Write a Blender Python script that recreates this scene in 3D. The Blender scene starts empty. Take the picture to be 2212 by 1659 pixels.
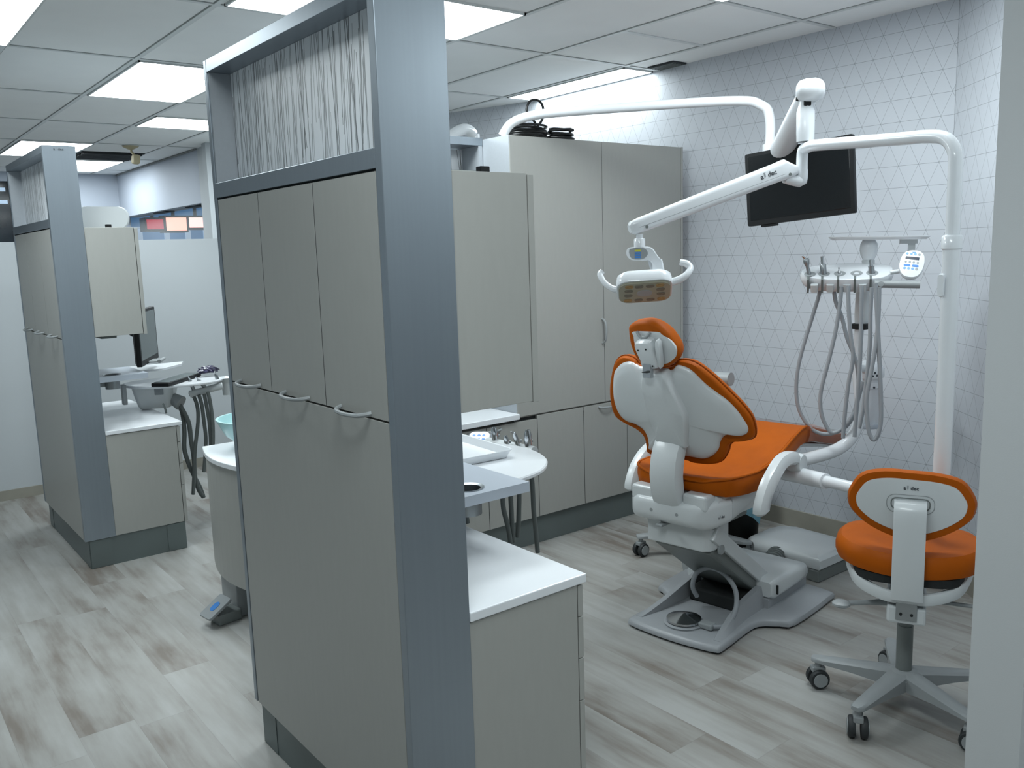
import bpy, bmesh, math, random
from mathutils import Vector, Matrix
random.seed(7)
PI = math.pi
# ------------------------------------------------------------------ camera
yaw, pitch, roll = 0.66376368, -0.15251627, -0.03164303
fw = Vector((math.sin(yaw)*math.cos(pitch), math.cos(yaw)*math.cos(pitch), math.sin(pitch)))
rt = fw.cross(Vector((0, 0, 1))).normalized()
up = rt.cross(fw)
rr = rt*math.cos(roll)+up*math.sin(roll)
uu = -rt*math.sin(roll)+up*math.cos(roll)
cam = bpy.data.cameras.new('camera'); camo = bpy.data.objects.new('camera', cam)
bpy.context.scene.collection.objects.link(camo)
mw = Matrix((rr, uu, -fw)).transposed().to_4x4(); mw.translation = Vector((0, 0, 1.6))
camo.matrix_world = mw
cam.sensor_width = 36; cam.lens = 1871.71/2212*36; cam.clip_start = 0.05
sc = bpy.context.scene
sc.camera = camo
# ------------------------------------------------------------------ world, exposure
w = bpy.data.worlds.new('world'); sc.world = w; w.use_nodes = True
w.node_tree.nodes['Background'].inputs[0].default_value = (0.55, 0.72, 0.85, 1)
w.node_tree.nodes['Background'].inputs[1].default_value = 0.25
sc.view_settings.view_transform = 'Standard'; sc.view_settings.look = 'None'
sc.view_settings.gamma = 1; sc.view_settings.exposure = 0.40; sc.view_settings.use_curve_mapping = False
LAMP = 11.0            # radiance of the ceiling panels
COL = bpy.context.scene.collection
sc.cycles.max_bounces = 8; sc.cycles.diffuse_bounces = 4; sc.cycles.glossy_bounces = 3; sc.cycles.transparent_max_bounces = 6; sc.cycles.adaptive_threshold = .02
# ------------------------------------------------------------------ materials
def lin(c):
    return tuple(((v/255)/12.92 if v/255 <= .04045 else ((v/255+.055)/1.055)**2.4) for v in c)
def nt(name):
    m = bpy.data.materials.new(name); m.use_nodes = True
    return m, m.node_tree, m.node_tree.nodes['Principled BSDF']
def N(t, ty, **k):
    n = t.nodes.new(ty)
    for a, b in k.items(): setattr(n, a, b)
    return n
def mth(t, op, a, b=None, c=None):
    n = t.nodes.new('ShaderNodeMath'); n.operation = op
    for i, v in enumerate((a, b, c)):
        if v is None: continue
        if isinstance(v, (int, float)): n.inputs[i].default_value = v
        else: t.links.new(v, n.inputs[i])
    return n.outputs[0]
def mat(name, c, rough=.5, metal=0., var=.04, scale=6., bump=0., bscale=200., coat=0., alpha=1., trans=0., emit=None, es=1., stretch=(1, 1, 1), spec=.5):
    m, t, p = nt(name)
    c = lin(c)
    co = N(t, 'ShaderNodeTexCoord'); mp = N(t, 'ShaderNodeMapping'); mp.inputs['Scale'].default_value = stretch
    t.links.new(co.outputs['Object'], mp.inputs[0])
    no = N(t, 'ShaderNodeTexNoise'); no.inputs['Scale'].default_value = scale; no.inputs['Detail'].default_value = 3
    t.links.new(mp.outputs[0], no.inputs['Vector'])
    r = N(t, 'ShaderNodeValToRGB')
    r.color_ramp.elements[0].position = .3; r.color_ramp.elements[1].position = .7
    r.color_ramp.elements[0].color = (*[v*(1-var) for v in c], 1); r.color_ramp.elements[1].color = (*[min(1, v*(1+var)) for v in c], 1)
    t.links.new(no.outputs[0], r.inputs[0]); t.links.new(r.outputs[0], p.inputs['Base Color'])
    p.inputs['Roughness'].default_value = rough; p.inputs['Metallic'].default_value = metal
    p.inputs['Coat Weight'].default_value = coat; p.inputs['Alpha'].default_value = alpha
    p.inputs['Transmission Weight'].default_value = trans
    p.inputs['Specular IOR Level'].default_value = spec
    if bump:
        n2 = N(t, 'ShaderNodeTexNoise'); n2.inputs['Scale'].default_value = bscale
        t.links.new(co.outputs['Object'], n2.inputs['Vector'])
        b = N(t, 'ShaderNodeBump'); b.inputs['Strength'].default_value = bump; b.inputs['Distance'].default_value = .002
        t.links.new(n2.outputs[0], b.inputs['Height']); t.links.new(b.outputs[0], p.inputs['Normal'])
    if emit:
        p.inputs['Emission Color'].default_value = (*lin(emit), 1); p.inputs['Emission Strength'].default_value = es
    return m
M = {}
M['laminate'] = mat('taupe laminate', (166, 167, 163), .42, var=.015, scale=60, stretch=(1, 1, .2))
M['frame'] = mat('brushed silver laminate', (148, 158, 167), .34, metal=.7, var=.02, scale=90, stretch=(1, 1, .02))
M['sidelight'] = mat('silver side panel', (178, 184, 190), .4, metal=.25, var=.02, scale=80)
M['kick'] = mat('grey kickboard', (108, 118, 118), .45, metal=.3, var=.03)
M['dark'] = mat('shadow gap', (28, 32, 33), .8)
M['solid'] = mat('white solid surface', (232, 236, 240), .22, var=.01)
M['white'] = mat('white moulded plastic', (208, 213, 215), .28, var=.01, coat=.2)
M['enamel'] = mat('white enamelled tube', (224, 228, 232), .2, var=.01, coat=.4)
M['greyplastic'] = mat('grey plastic', (150, 155, 157), .4, var=.02)
M['basegrey'] = mat('grey painted casting', (156, 160, 164), .35, var=.03, bump=.15, bscale=400)
M['midgrey'] = mat('mid grey moulding', (112, 118, 117), .4, var=.02)
M['hose'] = mat('grey rubber hose', (148, 153, 158), .45, var=.03)
M['hosedark'] = mat('dark grey ribbed hose', (98, 105, 104), .5, var=.05)
M['orange'] = mat('orange vinyl upholstery', (170, 82, 2), .5, var=.06, scale=14, bump=.12, bscale=350, spec=.15)
M['orangeedge'] = mat('darker orange vinyl boxing', (150, 68, 4), .5, var=.06, scale=14, bump=.12, bscale=350, spec=.15)
M['tint'] = mat('clear vinyl cover over toe', (226, 170, 150), .25, var=.02, alpha=.28)
M['black'] = mat('black plastic', (16, 18, 20), .5, spec=.3)
M['rubber'] = mat('black rubber tyre', (44, 48, 50), .6)
M['screen'] = mat('switched off screen', (14, 17, 19), .18)
M['screengrey'] = mat('grey reflecting screen', (72, 84, 84), .15)
M['chrome'] = mat('chrome', (190, 193, 196), .14, metal=1., var=.02)
M['steel'] = mat('satin steel', (160, 165, 168), .3, metal=.9, var=.03)
M['cable'] = mat('black cable', (18, 20, 21), .35)
M['wall'] = mat('painted wall', (188, 194, 198), .75, var=.012, scale=3, bump=.1, bscale=300)
M['nearwall'] = mat('dark grey painted wall', (112, 116, 118), .7)
M['soffit'] = mat('bluish painted soffit', (176, 184, 196), .7, var=.02, scale=3)
M['stub'] = mat('grey painted wall end', (204, 208, 210), .7, var=.012, scale=3, bump=.1, bscale=300)
M['base'] = mat('greige vinyl baseboard', (150, 148, 138), .5, var=.08, scale=5)
M['ceil'] = mat('ceiling tile', (238, 240, 240), .85, var=.015, scale=4, bump=.3, bscale=500)
M['tbar'] = mat('ceiling t-bar', (212, 216, 216), .5, var=.02)
M['gap'] = mat('ceiling shadow joint', (140, 144, 144), .8)
M['frost'] = mat('frosted acrylic', (205, 214, 226), .3, var=.01, alpha=.9)
M['glassblue'] = mat('pale blue frosted glass', (170, 212, 214), .25, var=.03)
M['bin'] = mat('black bin', (16, 18, 19), .5)
M['paper'] = mat('light blue paper', (130, 182, 200), .8)
M['blue'] = mat('blue label', (62, 130, 205), .4)
M['lightblue'] = mat('light blue keys', (120, 170, 225), .4)
M['lcd'] = mat('dark lcd', (28, 40, 58), .2)
M['lens'] = mat('amber tinted lens', (152, 150, 132), .45, var=.05, scale=20)
M['led'] = mat('ribbed lamp reflector', (108, 106, 94), .5, metal=.0, var=.5, scale=40, stretch=(30, 1, 1))
M['amber'] = mat('amber reflector', (156, 128, 84), .6, metal=.0, var=.3, scale=120)
M['yellow'] = mat('yellow label', (200, 200, 60), .5)
M['ink'] = mat('dark printed lettering', (60, 66, 72), .6)
M['inklight'] = mat('light grey printed marks', (140, 146, 150), .6)
M['bottle'] = mat('translucent bottle', (205, 210, 216), .3, var=.02, alpha=.5)
M['tan'] = mat('aged cream plastic', (176, 166, 136), .6)
M['ventdark'] = mat('dark vent', (30, 36, 40), .6)
M['redsign'] = mat('lit red sign', (200, 60, 60), .4, emit=(200, 50, 70), es=.6)
M['orangesign'] = mat('lit orange white sign', (255, 180, 160), .4, emit=(255, 176, 158), es=1.3)
M['pinksign'] = mat('lit pink white sign', (255, 200, 196), .4, emit=(255, 196, 190), es=1.3)
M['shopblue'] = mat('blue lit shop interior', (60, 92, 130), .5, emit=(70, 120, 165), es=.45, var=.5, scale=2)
M['darkglass'] = mat('dark window glass', (26, 36, 44), .1, var=.4, scale=3)
M['glimmer'] = mat('glowing pale patch', (150, 170, 190), .5, emit=(150, 170, 190), es=.6)
M['crumple'] = mat('crumpled dark film', (60, 58, 84), .25, var=.5, scale=60)
def panel_light():
    m, t, p = nt('lit ceiling diffuser')
    p.inputs['Base Color'].default_value = (.8, .85, .9, 1)
    no = N(t, 'ShaderNodeTexNoise'); no.inputs['Scale'].default_value = 2
    r = N(t, 'ShaderNodeValToRGB'); r.color_ramp.elements[0].color = (.89, .98, 1, 1); r.color_ramp.elements[1].color = (.91, .985, 1, 1)
    t.links.new(no.outputs[0], r.inputs[0]); t.links.new(r.outputs[0], p.inputs['Emission Color'])
    p.inputs['Emission Strength'].default_value = LAMP
    return m
M['lamp'] = panel_light()
def floor_mat():
    m, t, p = nt('whitewashed plank floor')
    g = N(t, 'ShaderNodeNewGeometry'); s = N(t, 'ShaderNodeSeparateXYZ'); t.links.new(g.outputs['Position'], s.inputs[0])
    x, y = s.outputs[0], s.outputs[1]
    u = mth(t, 'DIVIDE', mth(t, 'ADD', x, 20-.52), .18); row = mth(t, 'FLOOR', u)
    wn = N(t, 'ShaderNodeTexWhiteNoise', noise_dimensions='1D'); t.links.new(row, wn.inputs['W'])
    v = mth(t, 'ADD', mth(t, 'DIVIDE', mth(t, 'ADD', y, 20), 1.22), wn.outputs['Value']); cell = mth(t, 'FLOOR', v)
    cv = N(t, 'ShaderNodeCombineXYZ'); t.links.new(row, cv.inputs[0]); t.links.new(cell, cv.inputs[1])
    w2 = N(t, 'ShaderNodeTexWhiteNoise', noise_dimensions='3D'); t.links.new(cv.outputs[0], w2.inputs['Vector'])
    off = mth(t, 'MULTIPLY', w2.outputs['Value'], 37.)
    c2 = N(t, 'ShaderNodeCombineXYZ'); t.links.new(mth(t, 'ADD', mth(t, 'MULTIPLY', x, 5.0), off), c2.inputs[0])
    t.links.new(mth(t, 'ADD', mth(t, 'MULTIPLY', y, 1.1), off), c2.inputs[1])
    n1 = N(t, 'ShaderNodeTexNoise'); n1.inputs['Scale'].default_value = 1.3; n1.inputs['Detail'].default_value = 5; n1.inputs['Roughness'].default_value = .55
    t.links.new(c2.outputs[0], n1.inputs['Vector'])
    c3 = N(t, 'ShaderNodeCombineXYZ'); t.links.new(mth(t, 'ADD', mth(t, 'MULTIPLY', x, 40.0), off), c3.inputs[0]); t.links.new(mth(t, 'MULTIPLY', y, 2.), c3.inputs[1])
    n2 = N(t, 'ShaderNodeTexNoise'); n2.inputs['Scale'].default_value = 1.; n2.inputs['Detail'].default_value = 4; t.links.new(c3.outputs[0], n2.inputs['Vector'])
    f = mth(t, 'ADD', mth(t, 'MULTIPLY', n1.outputs[0], .85), mth(t, 'MULTIPLY', n2.outputs[0], .2))
    f = mth(t, 'ADD', f, mth(t, 'MULTIPLY', mth(t, 'SUBTRACT', w2.outputs['Value'], .5), .09))
    r = N(t, 'ShaderNodeValToRGB'); e = r.color_ramp.elements
    e[0].position = .36; e[0].color = (*lin((120, 113, 106)), 1); e[1].position = .68; e[1].color = (*lin((167, 168, 166)), 1)
    k = e.new(.50); k.color = (*lin((150, 149, 145)), 1)
    t.links.new(f, r.inputs[0])
    fx = mth(t, 'FRACT', u); fy = mth(t, 'FRACT', v)
    ex = mth(t, 'LESS_THAN', mth(t, 'ABSOLUTE', mth(t, 'SUBTRACT', fx, .5)), .494)
    ey = mth(t, 'LESS_THAN', mth(t, 'ABSOLUTE', mth(t, 'SUBTRACT', fy, .5)), .4985)
    k2 = mth(t, 'ADD', mth(t, 'MULTIPLY', mth(t, 'MULTIPLY', ex, ey), .1), .9)
    mx = N(t, 'ShaderNodeVectorMath', operation='SCALE'); t.links.new(r.outputs[0], mx.inputs[0]); t.links.new(k2, mx.inputs['Scale'])
    t.links.new(mx.outputs[0], p.inputs['Base Color'])
    p.inputs['Roughness'].default_value = .42; p.inputs['Specular IOR Level'].default_value = .35
    return m
M['floor'] = floor_mat()
def wallpaper():
    m, t, p = nt('white wallpaper with thin triangle lines')
    uv = N(t, 'ShaderNodeUVMap'); s = N(t, 'ShaderNodeSeparateXYZ'); t.links.new(uv.outputs[0], s.inputs[0])
    a = mth(t, 'DIVIDE', mth(t, 'SUBTRACT', s.outputs[0], 2.517-9.83), .0983); b = mth(t, 'DIVIDE', mth(t, 'SUBTRACT', s.outputs[1], 1.532-10.4), .104)
    def ln(e, wd):
        fr = mth(t, 'FRACT', mth(t, 'ADD', e, 50.5)); return mth(t, 'LESS_THAN', mth(t, 'ABSOLUTE', mth(t, 'SUBTRACT', fr, .5)), wd)
    h = mth(t, 'MULTIPLY', b, .5)
    l = mth(t, 'MAXIMUM', ln(b, .0085), mth(t, 'MAXIMUM', ln(mth(t, 'ADD', a, h), .0085), ln(mth(t, 'SUBTRACT', a, h), .0085)))
    no = N(t, 'ShaderNodeTexNoise'); no.inputs['Scale'].default_value = 2.; t.links.new(uv.outputs[0], no.inputs['Vector'])
    mx = N(t, 'ShaderNodeMix', data_type='RGBA'); mx.inputs['A'].default_value = (*lin((192, 197, 204)), 1); mx.inputs['B'].default_value = (*lin((70, 78, 84)), 1)
    t.links.new(mth(t, 'MULTIPLY', l, .62), mx.inputs['Factor']); t.links.new(mx.outputs['Result'], p.inputs['Base Color'])
    p.inputs['Roughness'].default_value = .6
    b2 = N(t, 'ShaderNodeBump'); b2.inputs['Strength'].default_value = .05; t.links.new(no.outputs[0], b2.inputs['Height']); t.links.new(b2.outputs[0], p.inputs['Normal'])
    return m
M['wallpaper'] = wallpaper()
def reeds():
    m, t, p = nt('white panel with dark reed lines')
    co = N(t, 'ShaderNodeTexCoord'); s = N(t, 'ShaderNodeSeparateXYZ'); t.links.new(co.outputs['Object'], s.inputs[0])
    x = mth(t, 'ADD', mth(t, 'ADD', s.outputs[0], s.outputs[1]), 3.); z = s.outputs[2]
    tot = None
    for i, (sl, fq, wd) in enumerate(((.0, 24, .034), (.06, 16, .028), (-.08, 13, .022), (.14, 9, .014), (.03, 29, .036), (-.03, 22, .028), (-.12, 8, .012), (.08, 13, .02), (.015, 33, .034))):
        e = mth(t, 'MULTIPLY', mth(t, 'ADD', x, mth(t, 'MULTIPLY', z, sl)), fq)
        c = mth(t, 'FLOOR', e)
        wn = N(t, 'ShaderNodeTexWhiteNoise', noise_dimensions='2D'); cc = N(t, 'ShaderNodeCombineXYZ')
        t.links.new(c, cc.inputs[0]); cc.inputs[1].default_value = i*3.7; t.links.new(cc.outputs[0], wn.inputs['Vector'])
        sp = N(t, 'ShaderNodeSeparateColor'); t.links.new(wn.outputs['Color'], sp.inputs[0])
        pos = mth(t, 'ADD', mth(t, 'MULTIPLY', sp.outputs[0], .6), .2)
        near = mth(t, 'LESS_THAN', mth(t, 'ABSOLUTE', mth(t, 'SUBTRACT', mth(t, 'FRACT', e), pos)), wd)
        ctr = mth(t, 'ADD', mth(t, 'MULTIPLY', sp.outputs[1], .34), 0.0)
        ext = mth(t, 'LESS_THAN', mth(t, 'ABSOLUTE', mth(t, 'SUBTRACT', z, ctr)), mth(t, 'ADD', mth(t, 'MULTIPLY', sp.outputs[2], .2), .08))
        l = mth(t, 'MULTIPLY', mth(t, 'MULTIPLY', near, ext), mth(t, 'ADD', mth(t, 'MULTIPLY', sp.outputs[2], .5), .45))
        tot = l if tot is None else mth(t, 'MAXIMUM', tot, l)
    mx = N(t, 'ShaderNodeMix', data_type='RGBA'); mx.inputs['A'].default_value = (*lin((240, 244, 248)), 1); mx.inputs['B'].default_value = (*lin((78, 84, 88)), 1)
    t.links.new(tot, mx.inputs['Factor']); t.links.new(mx.outputs['Result'], p.inputs['Base Color'])
    p.inputs['Roughness'].default_value = .4
    return m
M['reeds'] = reeds()
# ------------------------------------------------------------------ mesh helpers
def obj(name, bm, m, parent=None, smooth=False, bev=0., seg=2, loc=None, origin=None):
    """links bm as one mesh object; verts are in the parent's space"""
    me = bpy.data.meshes.new(name)
    bmesh.ops.recalc_face_normals(bm, faces=bm.faces)
    if origin is None and parent is None:
        vs = [v.co for v in bm.verts]
        origin = Vector(((min(v.x for v in vs)+max(v.x for v in vs))/2, (min(v.y for v in vs)+max(v.y for v in vs))/2, min(v.z for v in vs)))
    if origin is not None:
        bmesh.ops.translate(bm, verts=bm.verts, vec=-Vector(origin))
    bm.to_mesh(me); bm.free()
    o = bpy.data.objects.new(name, me); COL.objects.link(o)
    if origin is not None: o.location = origin
    if loc is not None: o.location = loc
    me.materials.append(M[m] if isinstance(m, str) else m)
    if parent is not None: o.parent = parent
    if smooth:
        for p in me.polygons: p.use_smooth = True
        md = o.modifiers.new('edge', 'EDGE_SPLIT'); md.split_angle = math.radians(40)
    if bev:
        b = o.modifiers.new('bevel', 'BEVEL'); b.width = bev; b.segments = seg; b.limit_method = 'ANGLE'; b.angle_limit = math.radians(35)
        b.harden_normals = False
    return o
def thing(name, label, cat, loc=(0, 0, 0), rz=0, group=None):
    o = bpy.data.objects.new(name, None); COL.objects.link(o); o.location = loc; o.rotation_euler = (0, 0, rz)
    o.empty_display_size = .05
    o['label'] = label; o['category'] = cat
    if group: o['group'] = group
    return o
def tag(o, label, cat, group=None):
    o['label'] = label; o['category'] = cat
    if group: o['group'] = group
    return o
def struct(name, bm, m, parent=None, **k):
    o = obj(name, bm, m, parent, **k); o['kind'] = 'structure'; return o
def B(): return bmesh.new()
def box(bm, x0, x1, y0, y1, z0, z1):
    v = [bm.verts.new((x, y, z)) for z in (z0, z1) for y in (y0, y1) for x in (x0, x1)]
    for f in ((0, 2, 3, 1), (4, 5, 7, 6), (0, 1, 5, 4), (2, 6, 7, 3), (0, 4, 6, 2), (1, 3, 7, 5)): bm.faces.new([v[i] for i in f])
    return bm
def bx(*a): return box(B(), *a)
def prism(bm, pts, z0, z1):
    a = [bm.verts.new((p[0], p[1], z0)) for p in pts]; b = [bm.verts.new((p[0], p[1], z1)) for p in pts]
    bm.faces.new(a[::-1]); bm.faces.new(b)
    for i in range(len(a)): j = (i+1) % len(a); bm.faces.new((a[i], a[j], b[j], b[i]))
    return bm
def cat_rom(pts, n=6, closed=False):
    P = [Vector(p) for p in pts]; out = []; L = len(P)
    for i in range(L if closed else L-1):
        if closed: a, b, c, d = P[i-1], P[i], P[(i+1) % L], P[(i+2) % L]
        else: a, b, c, d = P[max(i-1, 0)], P[i], P[i+1], P[min(i+2, L-1)]
        for k in range(n):
            t = k/n
            out.append(.5*((2*b)+(c-a)*t+(2*a-5*b+4*c-d)*t*t+(3*b-a-3*c+d)*t**3))
    if not closed: out.append(P[-1])
    return out
def tube(bm, pts, r, seg=12, smooth=0, cap=True):
    P = cat_rom(pts, smooth) if smooth else [Vector(p) for p in pts]
    R = r if isinstance(r, (list, tuple)) else None
    rings = []; up0 = None
    for i, p in enumerate(P):
        d = (P[min(i+1, len(P)-1)]-P[max(i-1, 0)]).normalized()
        if up0 is None:
            up0 = Vector((0, 0, 1)) if abs(d.z) < .9 else Vector((1, 0, 0))
        a = d.cross(up0).normalized(); up0 = a.cross(d).normalized()
        if R:
            f = i/(len(P)-1)*(len(R)-1); k = min(int(f), len(R)-2); ra = R[k]+(R[k+1]-R[k])*(f-k)
        else: ra = r
        rings.append([bm.verts.new(p+(a*math.cos(2*PI*j/seg)+up0*math.sin(2*PI*j/seg))*ra) for j in range(seg)])
    for a, b in zip(rings, rings[1:]):
        for j in range(seg): bm.faces.new((a[j], a[(j+1) % seg], b[(j+1) % seg], b[j]))
    if cap: bm.faces.new(rings[0][::-1]); bm.faces.new(rings[-1])
    return bm
def ring_loft(bm, rings, cap=True, close=True):
    R = [[bm.verts.new(p) for p in r] for r in rings]; n = len(R[0])
    for a, b in zip(R, R[1:]):
        for j in range(n if close else n-1): bm.faces.new((a[j], a[(j+1) % n], b[(j+1) % n], b[j]))
    if cap:
        for r, rev in ((R[0], True), (R[-1], False)):
            c = bm.verts.new(sum((v.co for v in r), Vector())/n)
            for j in range(n):
                bm.faces.new((r[j], r[(j+1) % n], c) if not rev else (r[(j+1) % n], r[j], c))
    return bm
def lathe(bm, prof, o=(0, 0, 0), ax=(0, 0, 1), seg=24):
    """prof: list of (radius, height) along ax from o"""
    ax = Vector(ax).normalized(); o = Vector(o)
    a = ax.cross(Vector((0, 0, 1)) if abs(ax.z) < .9 else Vector((1, 0, 0))).normalized(); b = ax.cross(a)
    return ring_loft(bm, [[o+ax*h+(a*math.cos(2*PI*j/seg)+b*math.sin(2*PI*j/seg))*max(r, .0004) for j in range(seg)] for r, h in prof])
def pillow(bm, outline, prof, mp, smooth=4, ctr=None):
    """outline (s,t) scaled about its centre by each profile step (scale, n) and mapped by mp(s,t,n)"""
    O2 = cat_rom([(a, b, 0) for a, b in outline], smooth, True) if smooth else [Vector((a, b, 0)) for a, b in outline]
    if ctr is None: c = Vector(((min(p.x for p in O2)+max(p.x for p in O2))/2, (min(p.y for p in O2)+max(p.y for p in O2))/2, 0))
    else: c = Vector((*ctr, 0))
    return ring_loft(bm, [[mp(c.x+(p.x-c.x)*k, c.y+(p.y-c.y)*k, n) for p in O2] for k, n in prof])
def rrect(w, h, r, n=5, cx=0, cy=0):
    out = []
    for sx, sy, a0 in ((1, 1, 0), (-1, 1, PI/2), (-1, -1, PI), (1, -1, 3*PI/2)):
        for k in range(n+1):
            a = a0+PI/2*k/n; out.append((cx+sx*(w/2-r)+r*math.cos(a), cy+sy*(h/2-r)+r*math.sin(a)))
    return out
def frame_mp(o, ex, ey, ez):
    o, ex, ey, ez = map(Vector, (o, ex, ey, ez)); return lambda a, b, n: o+ex*a+ey*b+ez*n
def text(name, s, size, o, ex, ey, m, parent=None, bold=0.0, shear=0):
    cu = bpy.data.curves.new(name, 'FONT'); cu.body = s; cu.size = size; cu.extrude = .0004; cu.offset = bold; cu.align_x = 'CENTER'; cu.align_y = 'CENTER'; cu.shear = shear; cu.resolution_u = 3
    t = bpy.data.objects.new(name, cu)
    COL.objects.link(t); bpy.context.view_layer.update()
    me = bpy.data.meshes.new_from_object(t.evaluated_get(bpy.context.evaluated_depsgraph_get())); bpy.data.objects.remove(t)
    ex = Vector(ex).normalized(); ey = Vector(ey); ey = (ey-ex*ey.dot(ex)).normalized(); ez = ex.cross(ey)
    mt = Matrix((ex, ey, ez)).transposed().to_4x4(); mt.translation = Vector(o)
    me.transform(mt); me.materials.clear(); me.materials.append(M[m])
    ob = bpy.data.objects.new(name, me); COL.objects.link(ob)
    if parent is not None: ob.parent = parent
    return ob
def logo(o, ex, ey, size, parent):
    """small printed maker's mark: an a, two short light strokes, then dec"""
    o, ex, ey = Vector(o), Vector(ex).normalized(), Vector(ey).normalized()
    text('printed_logo', 'a', size, o-ex*size*1.05, ex, ey, 'ink', parent, size*.012)
    text('printed_logo', 'dec', size, o+ex*size*.62, ex, ey, 'ink', parent, size*.012)
    bm = B(); ez = ex.cross(ey)
    for dx, h in ((-.60, .0), (-.48, .05)):
        ring_loft(bm, [[o+ex*(dx+a)*size+ey*(b+h)*size+ez*n for a, b in ((-.03, -.2), (.03, -.2), (.03, .42), (-.03, .42))] for n in (0, .0005)])
    ring_loft(bm, [[o+ex*(-.54+a)*size+ey*(.42+b)*size+ez*n for a, b in ((-.16, 0), (.16, 0), (.16, .06), (-.16, .06))] for n in (0, .0005)])
    obj('logo_strokes', bm, 'inklight', parent)
def bow(bm, a, b, out, r=.0055):
    """bow handle from a to b standing off by vector out"""
    a, b, out = Vector(a), Vector(b), Vector(out)
    pts = [a, a+(b-a)*.06+out*.5, a+(b-a)*.2+out*.85, a+(b-a)*.5+out, a+(b-a)*.8+out*.85, a+(b-a)*.94+out*.5, b]
    return tube(bm, pts, r, 8, 3)
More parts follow.
